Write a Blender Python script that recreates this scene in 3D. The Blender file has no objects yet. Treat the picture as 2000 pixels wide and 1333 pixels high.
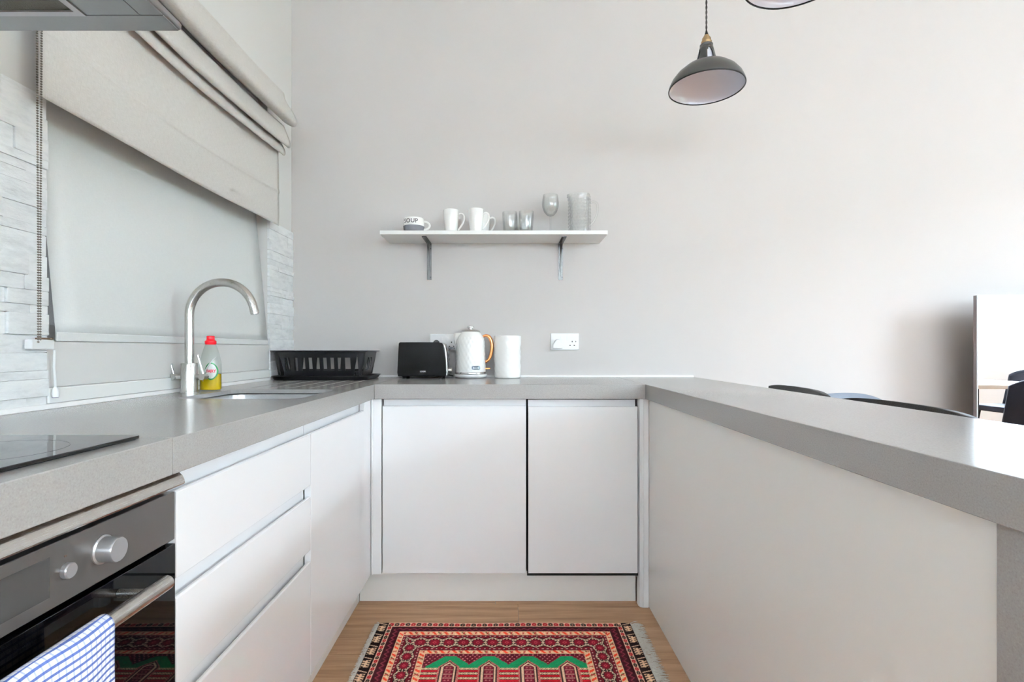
import bpy, bmesh, math, random
import numpy as np
from mathutils import Vector, Matrix
random.seed(7)
S = bpy.context.scene
COL = S.collection
PI = math.pi

# ------------------------------------------------------------------ camera
F = 1020.0
ZC = 1.063
cd = bpy.data.cameras.new('camera'); cam = bpy.data.objects.new('camera', cd); COL.objects.link(cam)
cam.location = (0, 0, ZC); cam.rotation_euler = (PI/2, 0, 0)
cd.sensor_width = 36; cd.lens = 36*F/2000
cd.shift_x = 12/2000; cd.shift_y = 16.5/2000
cd.clip_start = 0.02; cd.clip_end = 200
S.camera = cam

# ------------------------------------------------------------------ world, light, exposure
SKY = 38.0
w = bpy.data.worlds.new('sky'); S.world = w; w.use_nodes = True
bg = w.node_tree.nodes['Background']; bg.inputs[0].default_value = (0.745, 0.868, 1.0, 1); bg.inputs[1].default_value = SKY
S.view_settings.view_transform = 'Standard'; S.view_settings.look = 'None'
S.view_settings.gamma = 1; S.view_settings.use_curve_mapping = False
S.view_settings.exposure = 1.3
S.cycles.max_bounces = 12; S.cycles.diffuse_bounces = 6; S.cycles.glossy_bounces = 5
S.cycles.transmission_bounces = 10; S.cycles.transparent_max_bounces = 12
S.cycles.caustics_reflective = False; S.cycles.caustics_refractive = False
S.cycles.sample_clamp_indirect = 6.0

# room extents
XL, XR, YB, YF, ZCEIL = -1.113, 5.6, 2.711, -3.5, 3.4
WR = (-1.5, 0.9, 0.82, 2.78)      # right window  y0 y1 z0 z1

WF = (-0.9, 4.9, 1.35, 2.4)       # unseen window added behind the camera for fill light  x0 x1 z0 z1

def portal(name, loc, rot, sx, sy):
    l = bpy.data.lights.new(name, 'AREA'); l.shape = 'RECTANGLE'; l.size = sx; l.size_y = sy
    l.cycles.is_portal = True
    o = bpy.data.objects.new(name, l); COL.objects.link(o); o.location = loc; o.rotation_euler = rot
portal('window_portal', (XR+0.02, (WR[0]+WR[1])/2, (WR[2]+WR[3])/2), (0, PI/2, 0), WR[3]-WR[2], WR[1]-WR[0])

portal('window_portal', ((WF[0]+WF[1])/2, YF-0.02, (WF[2]+WF[3])/2), (-PI/2, 0, 0), WF[1]-WF[0], WF[3]-WF[2])

# ------------------------------------------------------------------ materials
def lin(c):
    c = c/255.0
    return c/12.92 if c <= 0.04045 else ((c+0.055)/1.055)**2.4
def C(r, g, b): return (lin(r), lin(g), lin(b), 1)

class N:
    def __init__(s, name):
        s.m = bpy.data.materials.new(name); s.m.use_nodes = True
        s.t = s.m.node_tree; s.b = s.t.nodes['Principled BSDF']
    def n(s, typ, **kw):
        x = s.t.nodes.new(typ)
        for k, v in kw.items(): setattr(x, k, v)
        return x
    def l(s, a, b): s.t.links.new(a, b)
    def math(s, op, a, b=None):
        x = s.n('ShaderNodeMath', operation=op)
        for i, v in enumerate((a, b)):
            if v is None: continue
            if isinstance(v, (int, float)): x.inputs[i].default_value = v
            else: s.l(v, x.inputs[i])
        return x.outputs[0]
    def mix(s, fac, a, b):
        x = s.n('ShaderNodeMix', data_type='RGBA')
        for i, v in ((0, fac), (6, a), (7, b)):
            if isinstance(v, (int, float, tuple)): x.inputs[i].default_value = v
            else: s.l(v, x.inputs[i])
        return x.outputs[2]
    def coord(s, scale=(1, 1, 1), kind='Object'):
        tc = s.n('ShaderNodeTexCoord'); mp = s.n('ShaderNodeMapping'); mp.inputs[3].default_value = scale
        s.l(tc.outputs[kind], mp.inputs[0]); return mp.outputs[0]
    def noise(s, scale, detail=4, vec=None, rough=0.5):
        x = s.n('ShaderNodeTexNoise'); x.inputs['Scale'].default_value = scale; x.inputs['Detail'].default_value = detail
        x.inputs['Roughness'].default_value = rough
        if vec is not None: s.l(vec, x.inputs[0])
        return x.outputs[0]
    def bump(s, h, strength=0.2, dist=0.01):
        x = s.n('ShaderNodeBump'); x.inputs['Strength'].default_value = strength; x.inputs['Distance'].default_value = dist
        s.l(h, x.inputs['Height']); s.l(x.outputs[0], s.b.inputs['Normal'])
    def ramp(s, fac, stops):
        x = s.n('ShaderNodeValToRGB'); e = x.color_ramp.elements
        while len(e) < len(stops): e.new(0.5)
        for i, (p, c) in enumerate(stops): e[i].position = p; e[i].color = c
        s.l(fac, x.inputs[0]); return x.outputs[0]

def M(name, col, rough=0.5, metal=0.0, trans=0.0, ior=1.45, coat=0.0, var=0.0, vscale=20, bump=0.0, bscale=80, vec=(1, 1, 1), spec=None, emis=None):
    x = N(name); b = x.b
    b.inputs['Base Color'].default_value = col; b.inputs['Roughness'].default_value = rough
    b.inputs['Metallic'].default_value = metal; b.inputs['Transmission Weight'].default_value = trans
    b.inputs['IOR'].default_value = ior; b.inputs['Coat Weight'].default_value = coat; b.inputs['Coat Roughness'].default_value = 0.04
    if spec is not None: b.inputs['Specular IOR Level'].default_value = spec
    if var or bump: v = x.coord(vec)
    if var:
        d = tuple(c*(1-var) for c in col[:3])+(1,); u = tuple(min(1, c*(1+var)) for c in col[:3])+(1,)
        x.l(x.mix(x.noise(vscale, 5, v), d, u), b.inputs['Base Color'])
    if bump: x.bump(x.noise(bscale, 4, v), bump, 0.004)
    return x.m

MAT = {}
MAT['wall'] = M('wall_paint', C(199, 194, 191), 0.75, var=0.02, vscale=3, bump=0.06, bscale=160)
MAT['wall_white'] = M('wall_paint_light', C(222, 220, 218), 0.7, var=0.02, vscale=3, bump=0.05, bscale=160)
MAT['ceiling'] = M('ceiling_paint', C(240, 240, 238), 0.8, var=0.01, bump=0.03)
MAT['gloss'] = M('white_gloss_lacquer', C(236, 237, 238), 0.06, coat=0.2)
MAT['satin'] = M('white_satin_panel', C(234, 233, 229), 0.3, bump=0.02, bscale=40)
MAT['white_paint'] = M('white_gloss_paint', C(240, 240, 238), 0.35, bump=0.03, bscale=30)
MAT['silicone'] = M('white_silicone', C(246, 246, 246), 0.4, bump=0.05)
MAT['plastic_w'] = M('white_plastic', C(240, 240, 240), 0.3, bump=0.01)
MAT['ceramic'] = M('white_ceramic', C(244, 243, 240), 0.12, coat=0.3, bump=0.01, bscale=20)
MAT['grey_glaze'] = M('grey_glaze', C(120, 120, 125), 0.2, var=0.08, vscale=60)
MAT['dark_ink'] = M('dark_grey_ink', C(70, 70, 72), 0.4)
MAT['black_plastic'] = M('black_plastic', C(18, 18, 21), 0.28, bump=0.02, bscale=120)
MAT['black_gloss'] = M('black_gloss', C(9, 9, 10), 0.15, spec=0.2)
MAT['black_gap'] = M('black_rubber_and_gap', C(14, 14, 15), 0.8)
MAT['glass_black'] = M('black_oven_glass', C(8, 8, 10), 0.02, spec=0.4)
MAT['hob'] = M('black_hob_glass', C(10, 10, 12), 0.03, spec=0.8)
MAT['leather'] = M('black_leather', C(20, 19, 20), 0.5, bump=0.25, bscale=260)
MAT['navy'] = M('navy_fabric', C(24, 27, 44), 0.7, bump=0.2, bscale=300)
MAT['greyfab'] = M('blue_grey_fabric', C(134, 142, 154), 0.8, var=0.06, bump=0.3, bscale=300)
MAT['chrome'] = M('chrome', (0.8, 0.8, 0.8, 1), 0.1, 1.0)
MAT['mirror'] = M('mirror_silver', (0.93, 0.94, 0.95, 1), 0.0, 1.0)
MAT['mirror_frame'] = M('mirror_frame_metal', C(140, 130, 130), 0.35, 0.6)
MAT['copper'] = M('copper', C(226, 150, 96), 0.22, 1.0, var=0.15, vscale=40)
MAT['brass'] = M('aged_brass', C(178, 150, 112), 0.35, 0.8, var=0.2, vscale=60)
MAT['bracket'] = M('raw_dark_steel', C(96, 95, 93), 0.32, 0.85, var=0.4, vscale=70, bump=0.15, bscale=120)
MAT['lamp_out'] = M('dark_grey_enamel', C(66, 66, 64), 0.3, coat=0.2, var=0.08, vscale=12)
MAT['lamp_in'] = M('white_enamel', C(226, 227, 238), 0.15, coat=0.3)
MAT['cord'] = M('brown_twisted_flex', C(52, 46, 42), 0.8, var=0.3, vscale=300)
def thin_glass(name, tint, lo, hi, rough=0.0, refr=0.0):
    x = N(name); lw = x.n('ShaderNodeLayerWeight'); lw.inputs[0].default_value = 0.5
    tr = x.n('ShaderNodeBsdfTransparent'); tr.inputs[0].default_value = tint
    gl = x.n('ShaderNodeBsdfGlossy'); gl.inputs[1].default_value = rough
    f = x.math('MULTIPLY_ADD', x.math('POWER', lw.outputs['Facing'], 2.5), hi); f.node.inputs[2].default_value = lo
    mx = x.n('ShaderNodeMixShader'); x.l(f, mx.inputs[0]); x.l(tr.outputs[0], mx.inputs[1]); x.l(gl.outputs[0], mx.inputs[2])
    res = mx.outputs[0]
    if refr:
        rf = x.n('ShaderNodeBsdfRefraction'); rf.inputs['IOR'].default_value = 1.35; rf.inputs[0].default_value = tint
        m2 = x.n('ShaderNodeMixShader'); m2.inputs[0].default_value = refr; x.l(res, m2.inputs[1]); x.l(rf.outputs[0], m2.inputs[2]); res = m2.outputs[0]
    x.l(res, x.t.nodes['Material Output'].inputs[0]); return x.m
MAT['glass'] = thin_glass('clear_glass', (0.985, 0.99, 0.988, 1), 0.08, 0.8, 0.0, 0.07)
MAT['glass_jug'] = thin_glass('hobnail_glass', (0.985, 0.99, 0.988, 1), 0.08, 1.0, 0.0, 0.10)
MAT['pet'] = thin_glass('clear_bottle_plastic', (0.93, 0.955, 0.935, 1), 0.04, 0.3, 0.08)
MAT['liquid'] = M('amber_dish_soap', (0.9, 0.60, 0.01, 1), 0.05, trans=0.4, ior=1.25)
MAT['red_cap'] = M('red_plastic', C(214, 22, 36), 0.3)
MAT['label_w'] = M('label_white', C(240, 244, 240), 0.4)
MAT['label_g'] = M('label_green', C(20, 128, 62), 0.4)
MAT['label_r'] = M('label_red', C(212, 22, 62), 0.4)
MAT['purple'] = M('purple_tip', C(110, 100, 140), 0.5)
MAT['rust'] = M('rusty_metal', C(104, 82, 62), 0.7, 0.3, var=0.4, vscale=200)
MAT['badge'] = M('badge_grey', C(92, 102, 112), 0.3, 0.5)
MAT['silver_ink'] = M('silver_ink', C(210, 210, 212), 0.3, 0.3)
MAT['panel_steel'] = M('oven_steel', C(118, 114, 111), 0.33, 0.75, var=0.04, vscale=8, bump=0.02, bscale=300, vec=(1, 0.02, 1))
MAT['display'] = M('dark_display', C(66, 64, 62), 0.15)
MAT['knob'] = M('knob_aluminium', C(186, 186, 188), 0.28, 0.7)
MAT['filter'] = M('hood_filter_mesh', C(104, 104, 96), 0.5, 0.5, bump=0.6, bscale=500)
MAT['wood_table'] = M('pale_wood', C(206, 190, 172), 0.4, var=0.12, vscale=6, vec=(1, 8, 1))
MAT['leg_black'] = M('black_metal', C(22, 22, 24), 0.4, 0.5)
MAT['hedge'] = M('hedge_leaves', C(86, 112, 84), 0.9, var=0.4, vscale=20, bump=0.8, bscale=20)
MAT['facade'] = M('painted_stucco', C(228, 228, 226), 0.8, var=0.03, vscale=1)
MAT['asphalt'] = M('asphalt', C(120, 120, 120), 0.9, var=0.2, vscale=30)
MAT['paving'] = M('pale_paving', C(196, 199, 201), 0.8, var=0.05, vscale=4)
MAT['brick_dark'] = M('dark_render', C(96, 92, 88), 0.9, var=0.15, vscale=6)
MAT['pane_dark'] = M('window_pane', C(90, 100, 110), 0.05, spec=0.8)

def brushed(name, col, rough, vec):
    x = N(name); b = x.b; b.inputs['Metallic'].default_value = 1; b.inputs['Base Color'].default_value = col
    v = x.coord(vec); nz = x.noise(60, 3, v)
    x.l(x.math('MULTIPLY_ADD', nz, 0.15), b.inputs['Roughness'])
    b.inputs['Roughness'].links[0].from_node.inputs[2].default_value = rough
    x.bump(nz, 0.05, 0.002); return x.m
MAT['steel'] = brushed('brushed_steel', (0.56, 0.545, 0.52, 1), 0.2, (40, 40, 1))
MAT['steel_bar'] = brushed('brushed_steel_bar', (0.6, 0.585, 0.56, 1), 0.18, (30, 0.6, 30))
MAT['hood_steel'] = brushed('hood_steel', (0.36, 0.36, 0.355, 1), 0.32, (1, 30, 30))
MAT['sink_steel'] = brushed('sink_steel', (0.45, 0.45, 0.45, 1), 0.22, (4, 40, 40))

def quartz():
    x = N('grey_quartz'); v = x.coord()
    a = x.ramp(x.noise(420, 2, v), [(0.30, C(149, 146, 143)), (0.45, C(156, 153, 151)), (0.62, C(158, 156, 153)), (0.75, C(165, 163, 160))])
    sp = x.n('ShaderNodeTexVoronoi'); sp.inputs['Scale'].default_value = 55; x.l(v, sp.inputs[0])
    f = x.math('LESS_THAN', sp.outputs[0], 0.05)
    x.l(x.mix(x.math('MULTIPLY', f, 0.3), a, C(130, 124, 118)), x.b.inputs['Base Color'])
    x.b.inputs['Roughness'].default_value = 0.2
    x.bump(x.noise(300, 3, v), 0.015, 0.002); return x.m
MAT['quartz'] = quartz()

def linen(name, c0, c1, trans=0.0, bs=0.25):
    x = N(name)
    v1 = x.coord((1, 900, 60)); v2 = x.coord((1, 60, 900))
    n1 = x.noise(1, 3, v1); n2 = x.noise(1, 3, v2); s = x.math('ADD', n1, n2)
    x.l(x.ramp(x.math('MULTIPLY', s, 0.5), [(0.3, c0), (0.7, c1)]), x.b.inputs['Base Color'])
    x.b.inputs['Roughness'].default_value = 0.9; x.bump(s, bs, 0.002)
    if trans:
        tr = x.n('ShaderNodeBsdfTranslucent'); tr.inputs[0].default_value = c1
        mx = x.n('ShaderNodeMixShader'); mx.inputs[0].default_value = trans
        out = x.t.nodes['Material Output']
        x.l(x.b.outputs[0], mx.inputs[1]); x.l(tr.outputs[0], mx.inputs[2]); x.l(mx.outputs[0], out.inputs[0])
    return x.m
MAT['linen'] = linen('linen_fabric', C(196, 191, 186), C(220, 216, 212))
MAT['roller'] = linen('roller_blind_fabric', C(232, 233, 232), C(242, 243, 242), 0.12, 0.12)
MAT['sheer'] = linen('sheer_curtain', C(232, 236, 238), C(245, 247, 248), 0.6, 0.1)

def stone():
    x = N('split_face_quartzite'); oi = x.n('ShaderNodeObjectInfo')
    tc = x.n('ShaderNodeTexCoord'); ad = x.n('ShaderNodeVectorMath', operation='ADD')
    g = x.n('ShaderNodeNewGeometry'); x.l(g.outputs['Position'], ad.inputs[0]); x.l(oi.outputs['Location'], ad.inputs[1])
    mp = x.n('ShaderNodeMapping'); mp.inputs[3].default_value = (1, 0.5, 1.6); x.l(ad.outputs[0], mp.inputs[0])
    nz = x.noise(26, 8, mp.outputs[0], 0.65)
    c = x.ramp(nz, [(0.3, C(224, 225, 226)), (0.5, C(242, 243, 244)), (0.7, C(250, 250, 250))])
    dk = x.math('MULTIPLY_ADD', oi.outputs['Random'], 0.08); dk.node.inputs[2].default_value = 0.92
    mul = x.n('ShaderNodeVectorMath', operation='SCALE'); x.l(c, mul.inputs[0]); x.l(dk, mul.inputs['Scale'])
    x.l(mul.outputs[0], x.b.inputs['Base Color']); x.b.inputs['Roughness'].default_value = 0.6
    x.bump(x.noise(45, 8, mp.outputs[0], 0.7), 0.55, 0.006); return x.m
MAT['stone'] = stone()

def plank():
    x = N('oak_plank'); oi = x.n('ShaderNodeObjectInfo'); g = x.n('ShaderNodeNewGeometry')
    sc = x.n('ShaderNodeVectorMath', operation='SCALE'); sc.inputs['Scale'].default_value = 3.7; x.l(oi.outputs['Location'], sc.inputs[0])
    ad = x.n('ShaderNodeVectorMath', operation='ADD'); x.l(g.outputs['Position'], ad.inputs[0]); x.l(sc.outputs[0], ad.inputs[1])
    m1 = x.n('ShaderNodeMapping'); m1.inputs[3].default_value = (1.2, 22, 1); x.l(ad.outputs[0], m1.inputs[0])
    m2 = x.n('ShaderNodeMapping'); m2.inputs[3].default_value = (5, 160, 1); x.l(ad.outputs[0], m2.inputs[0])
    n1 = x.noise(1.6, 6, m1.outputs[0], 0.6); n2 = x.noise(1.5, 4, m2.outputs[0])
    f = x.math('ADD', x.math('MULTIPLY', n1, 0.7), x.math('MULTIPLY', n2, 0.3))
    c = x.ramp(f, [(0.32, C(132, 96, 66)), (0.47, C(162, 124, 90)), (0.56, C(174, 136, 102)), (0.7, C(190, 154, 120))])
    dk = x.math('MULTIPLY_ADD', oi.outputs['Random'], 0.14); dk.node.inputs[2].default_value = 0.9
    mul = x.n('ShaderNodeVectorMath', operation='SCALE'); x.l(c, mul.inputs[0]); x.l(dk, mul.inputs['Scale'])
    x.l(mul.outputs[0], x.b.inputs['Base Color']); x.b.inputs['Roughness'].default_value = 0.6
    x.bump(n2, 0.06, 0.002); return x.m
MAT['plank'] = plank()

def towel_mat():
    x = N('blue_check_cotton'); uv = x.n('ShaderNodeUVMap'); sp = x.n('ShaderNodeSeparateXYZ'); x.l(uv.outputs[0], sp.inputs[0])
    def line(o, per, wd):
        f = x.math('FRACT', x.math('MULTIPLY', o, 1/per)); return x.math('LESS_THAN', f, wd)
    a = line(sp.outputs[1], 0.0084, 0.36); b = line(sp.outputs[0], 0.0084, 0.22)
    c = x.mix(x.math('MULTIPLY', b, 0.42), C(240, 243, 250), C(70, 110, 190))
    c = x.mix(x.math('MULTIPLY', a, 0.9), c, C(32, 74, 158))
    x.l(c, x.b.inputs['Base Color']); x.b.inputs['Roughness'].default_value = 0.9
    x.bump(x.noise(900, 2, x.coord()), 0.3, 0.002); return x.m
MAT['towel'] = towel_mat()

def rug_mat():
    x = N('knotted_wool'); a = x.n('ShaderNodeVertexColor'); a.layer_name = 'pile'
    x.l(a.outputs[0], x.b.inputs['Base Color']); x.b.inputs['Roughness'].default_value = 0.95
    x.b.inputs['Specular IOR Level'].default_value = 0.1
    x.bump(x.noise(500, 2, x.coord()), 0.5, 0.003); return x.m
MAT['rug'] = rug_mat()
MAT['fringe'] = M('wool_fringe', C(206, 200, 190), 0.95, var=0.1, vscale=100)

# ------------------------------------------------------------------ mesh helpers
class MB:
    def __init__(s): s.v = []; s.f = []
    def add(s, vs, fs):
        o = len(s.v); s.v += [tuple(p) for p in vs]; s.f += [tuple(i+o for i in q) for q in fs]; return s
    def box(s, x0, x1, y0, y1, z0, z1):
        return s.add([(x0,y0,z0),(x1,y0,z0),(x1,y1,z0),(x0,y1,z0),(x0,y0,z1),(x1,y0,z1),(x1,y1,z1),(x0,y1,z1)],
                     [(0,3,2,1),(4,5,6,7),(0,1,5,4),(1,2,6,5),(2,3,7,6),(3,0,4,7)])
    def prism(s, poly, axis, a, b):
        # poly: list of 2d points; axis 'x' -> (y,z), 'y' -> (x,z), 'z' -> (x,y)
        def P(p, t): return {'x': (t, p[0], p[1]), 'y': (p[0], t, p[1]), 'z': (p[0], p[1], t)}[axis]
        n = len(poly); vs = [P(p, a) for p in poly]+[P(p, b) for p in poly]
        fs = [tuple(range(n))[::-1], tuple(range(n, 2*n))]+[(i, (i+1) % n, n+(i+1) % n, n+i) for i in range(n)]
        return s.add(vs, fs)
    def lathe(s, prof, c=(0, 0, 0), seg=40, fn=None, caps=True):
        # prof: (r, z) list bottom to top
        vs = []; fs = []
        for j, (r, z) in enumerate(prof):
            for i in range(seg):
                a = 2*PI*i/seg; rr = r+(fn(a, z, j) if fn else 0)
                vs.append((c[0]+rr*math.cos(a), c[1]+rr*math.sin(a), c[2]+z))
        m = len(prof)
        for j in range(m-1):
            for i in range(seg):
                k = (i+1) % seg; fs.append((j*seg+i, j*seg+k, (j+1)*seg+k, (j+1)*seg+i))
        if caps:
            fs.append(tuple(range(seg))[::-1]); fs.append(tuple(range((m-1)*seg, m*seg)))
        return s.add(vs, fs)
    def tube(s, pts, r, seg=12, caps=True, up=None):
        pts = [Vector(p) for p in pts]; n = len(pts); rs = r if isinstance(r, (list, tuple)) else [r]*n
        T = [(pts[min(i+1, n-1)]-pts[max(i-1, 0)]).normalized() for i in range(n)]
        u = Vector(up) if up else (Vector((0, 0, 1)) if abs(T[0].z) < 0.9 else Vector((1, 0, 0)))
        vs = []; fs = []
        for i in range(n):
            u = (u-T[i]*u.dot(T[i])).normalized(); q = T[i].cross(u)
            for k in range(seg):
                a = 2*PI*k/seg; vs.append(pts[i]+(u*math.cos(a)+q*math.sin(a))*rs[i])
        for i in range(n-1):
            for k in range(seg):
                l = (k+1) % seg; fs.append((i*seg+k, i*seg+l, (i+1)*seg+l, (i+1)*seg+k))
        if caps: fs.append(tuple(range(seg))[::-1]); fs.append(tuple(range((n-1)*seg, n*seg)))
        return s.add(vs, fs)
    def grid(s, nu, nv, fn):
        vs = [fn(i/(nu-1), j/(nv-1)) for i in range(nu) for j in range(nv)]
        fs = [(i*nv+j, (i+1)*nv+j, (i+1)*nv+j+1, i*nv+j+1) for i in range(nu-1) for j in range(nv-1)]
        return s.add(vs, fs)

def wloc(o):
    p = Vector((0, 0, 0))
    while o: p += Vector(o.location); o = o.parent
    return p

def put(name, mb, mat, parent=None, bevel=0.0, smooth=None, seg=2, solid=0.0, origin=None):
    me = bpy.data.meshes.new(name)
    V = [Vector(p) for p in mb.v]
    if parent is not None: off = wloc(parent); loc = Vector((0, 0, 0))
    elif origin is not None: off = Vector(origin); loc = off
    else:
        xs = [p.x for p in V]; ys = [p.y for p in V]; zs = [p.z for p in V]
        off = Vector(((min(xs)+max(xs))/2, (min(ys)+max(ys))/2, min(zs))); loc = off
    me.from_pydata([p-off for p in V], [], mb.f)
    bm = bmesh.new(); bm.from_mesh(me)
    bmesh.ops.recalc_face_normals(bm, faces=bm.faces)
    if bevel:
        es = [e for e in bm.edges if len(e.link_faces) == 2 and e.calc_face_angle(0) > 0.6]
        res = bmesh.ops.bevel(bm, geom=es, offset=bevel, segments=seg, affect='EDGES', profile=0.5, clamp_overlap=True)
        if smooth is None:
            for f in res['faces']: f.smooth = True
            smooth = False
    bm.to_mesh(me); bm.free()
    if smooth is None: smooth = bevel > 0
    if smooth:
        me.polygons.foreach_set('use_smooth', [True]*len(me.polygons))
        me.set_sharp_from_angle(angle=math.radians(smooth if smooth is not True else 40))
    me.materials.append(MAT[mat] if isinstance(mat, str) else mat)
    o = bpy.data.objects.new(name, me); COL.objects.link(o)
    o.location = loc
    if parent is not None: o.parent = parent
    if solid:
        md = o.modifiers.new('thickness', 'SOLIDIFY'); md.thickness = solid; md.offset = 0
    return o

def tag(o, label, cat, group=None):
    o['label'] = label; o['category'] = cat
    if group: o['group'] = group
    return o
def thing(name, label, cat, loc=(0, 0, 0), group=None):
    o = bpy.data.objects.new(name, None); COL.objects.link(o); o.location = loc
    o.empty_display_size = 0.05
    return tag(o, label, cat, group)
def struct(o, label=None):
    o['kind'] = 'structure'
    if label: o['label'] = label
    return o
def dup(root, loc, rz=None, label=None):
    r = root.copy(); COL.objects.link(r); r.location = loc
    if rz is not None: r.rotation_euler = (0, 0, rz)
    if label: r['label'] = label
    for ch in list(root.children):
        c = ch.copy(); COL.objects.link(c); c.parent = r
        for g in list(ch.children):
            d = g.copy(); COL.objects.link(d); d.parent = c
    return r
def B(x0, x1, y0, y1, z0, z1): return MB().box(x0, x1, y0, y1, z0, z1)

def cut(o, cutters):
    tmp = []
    for mb in cutters:
        c = put('cutter', mb, 'wall', origin=(0, 0, 0)); tmp.append(c)
        md = o.modifiers.new('b', 'BOOLEAN'); md.operation = 'DIFFERENCE'; md.solver = 'EXACT'; md.object = c
    bpy.context.view_layer.update()
    dg = bpy.context.evaluated_depsgraph_get()
    me = bpy.data.meshes.new_from_object(o.evaluated_get(dg))
    o.modifiers.clear(); old = o.data; o.data = me
    for c in tmp:
        m = c.data; bpy.data.objects.remove(c); bpy.data.meshes.remove(m)

def text_mesh(txt, size, extrude=0.0006, bold=0.0, space=1.0):
    cu = bpy.data.curves.new('t', 'FONT'); cu.body = txt; cu.size = size; cu.extrude = extrude; cu.offset = bold
    cu.align_x = 'CENTER'; cu.align_y = 'CENTER'; cu.space_character = space; cu.resolution_u = 3
    o = bpy.data.objects.new('t', cu); COL.objects.link(o)
    bpy.context.view_layer.update()
    me = bpy.data.meshes.new_from_object(o.evaluated_get(bpy.context.evaluated_depsgraph_get()))
    mb = MB(); mb.add([tuple(v.co) for v in me.vertices], [tuple(p.vertices) for p in me.polygons])
    bpy.data.objects.remove(o); bpy.data.curves.remove(cu); bpy.data.meshes.remove(me)
    return mb

def rounded(x0, x1, y0, y1, r, n=5):
    out = []
    for cx, cy, a0 in ((x1-r, y1-r, 0), (x0+r, y1-r, PI/2), (x0+r, y0+r, PI), (x1-r, y0+r, 1.5*PI)):
        for i in range(n+1):
            a = a0+PI/2*i/n; out.append((cx+r*math.cos(a), cy+r*math.sin(a)))
    return out

# ------------------------------------------------------------------ room shell
ZW = 0.92                        # worktop height
WL = (1.255, 2.437, 1.075, 2.24)  # kitchen window y0 y1 z0 z1
T = 0.25
# floor + planks
fl = struct(put('floor', B(XL-T, XR+T, YF-T, YB+T, -0.06, -0.012), 'asphalt', origin=(0, 0, 0)))
PW, PL = 0.178, 1.22
pm = None; row = 0; y = YB
while y > YF:
    x = XL-random.random()*PL
    while x < XR:
        x0, x1 = max(x, XL), min(x+PL, XR); yy0 = max(y-PW, YF)
        if x1-x0 > 0.05:
            if pm is None:
                o = put('plank', B(-.5, .5, -.5, .5, -.5, .5), 'plank', origin=(0, 0, 0)); pm = o.data
                o.parent = fl
            else:
                o = bpy.data.objects.new('plank', pm); COL.objects.link(o); o.parent = fl
            o.location = ((x0+x1)/2, (y+yy0)/2, -0.006-random.random()*0.0004); o.scale = (x1-x0-0.0016, y-yy0-0.0016, 0.012)
        x += PL
    y -= PW; row += 1
struct(put('ceiling', B(XL-T, XR+T, YF-T, YB+T, ZCEIL, ZCEIL+0.1), 'ceiling', origin=(0, 0, ZCEIL)))
struct(put('wall_back', B(XL-T, XR+T, YB, YB+T, -0.05, ZCEIL), 'wall', origin=(0, YB, 0)))
m = MB(); m.box(XL-T, XL, YF-T, WL[0], -0.05, ZCEIL); m.box(XL-T, XL, WL[1], YB, -0.05, ZCEIL)
m.box(XL-T, XL, WL[0], WL[1], -0.05, WL[2]); m.box(XL-T, XL, WL[0], WL[1], WL[3], ZCEIL)
wl = struct(put('wall_left', m, 'wall_white', origin=(XL, 0, 0)))
m = MB(); m.box(XR, XR+T, YF-T, WR[0], -0.05, ZCEIL); m.box(XR, XR+T, WR[1], YB, -0.05, ZCEIL)
m.box(XR, XR+T, WR[0], WR[1], -0.05, WR[2]); m.box(XR, XR+T, WR[0], WR[1], WR[3], ZCEIL)
struct(put('wall_right', m, 'wall_white', origin=(XR, 0, 0)))
m = MB(); m.box(XL, WF[0], YF-T, YF, -0.05, ZCEIL); m.box(WF[1], XR, YF-T, YF, -0.05, ZCEIL)
m.box(WF[0], WF[1], YF-T, YF, -0.05, WF[2]); m.box(WF[0], WF[1], YF-T, YF, WF[3], ZCEIL)
struct(put('wall_front', m, 'wall_white', origin=(0, YF, 0)))

def window(name, axis, pos, a0, a1, z0, z1, cols, sash):
    e = bpy.data.objects.new(name, None); COL.objects.link(e); e.location = (pos, (a0+a1)/2, z0) if axis == 'x' else ((a0+a1)/2, pos, z0)
    struct(e)
    def bx(a, b, c, d, t=0.05):
        return B(pos-t/2, pos+t/2, a, b, c, d) if axis == 'x' else B(a, b, pos-t/2, pos+t/2, c, d)
    fw = 0.055
    m = MB()
    for q in (bx(a0, a0+fw, z0, z1, .08), bx(a1-fw, a1, z0, z1, .08), bx(a0+fw, a1-fw, z0, z0+fw, .08), bx(a0+fw, a1-fw, z1-fw, z1, .08)):
        m.add(q.v, q.f)
    put('window_frame', m, 'white_paint', e)
    for i in range(1, cols):
        a = a0+(a1-a0)*i/cols; put('mullion', bx(a-.03, a+.03, z0+fw, z1-fw), 'white_paint', e)
    if sash: put('transom', bx(a0+fw, a1-fw, sash-.025, sash+.025, .045), 'white_paint', e)
    for i in range(cols):
        b0 = a0+(a1-a0)*i/cols+(fw if i == 0 else .03); b1 = a0+(a1-a0)*(i+1)/cols-(fw if i == cols-1 else .03)
        put('pane', bx(b0, b1, z0+fw, z1-fw, .004), MAT['pane'], e)
# architectural glass: a thin pane that lets daylight straight through
x = N('window_glass'); g = x.n('ShaderNodeBsdfTransparent'); gl = x.n('ShaderNodeBsdfGlossy'); gl.inputs[1].default_value = 0.0
mx = x.n('ShaderNodeMixShader'); mx.inputs[0].default_value = 0.06
x.l(g.outputs[0], mx.inputs[1]); x.l(gl.outputs[0], mx.inputs[2]); x.l(mx.outputs[0], x.t.nodes['Material Output'].inputs[0]); MAT['pane'] = x.m
window('window_1', 'x', XL-0.17, WL[0], WL[1], WL[2], WL[3], 2, None)
window('window_2', 'x', XR+0.12, WR[0], WR[1], WR[2], WR[3], 3, 1.9)

window('fill_window', 'y', YF-0.12, WF[0], WF[1], WF[2], WF[3], 5, None)  # unseen opening, added to let in fill light from behind

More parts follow.
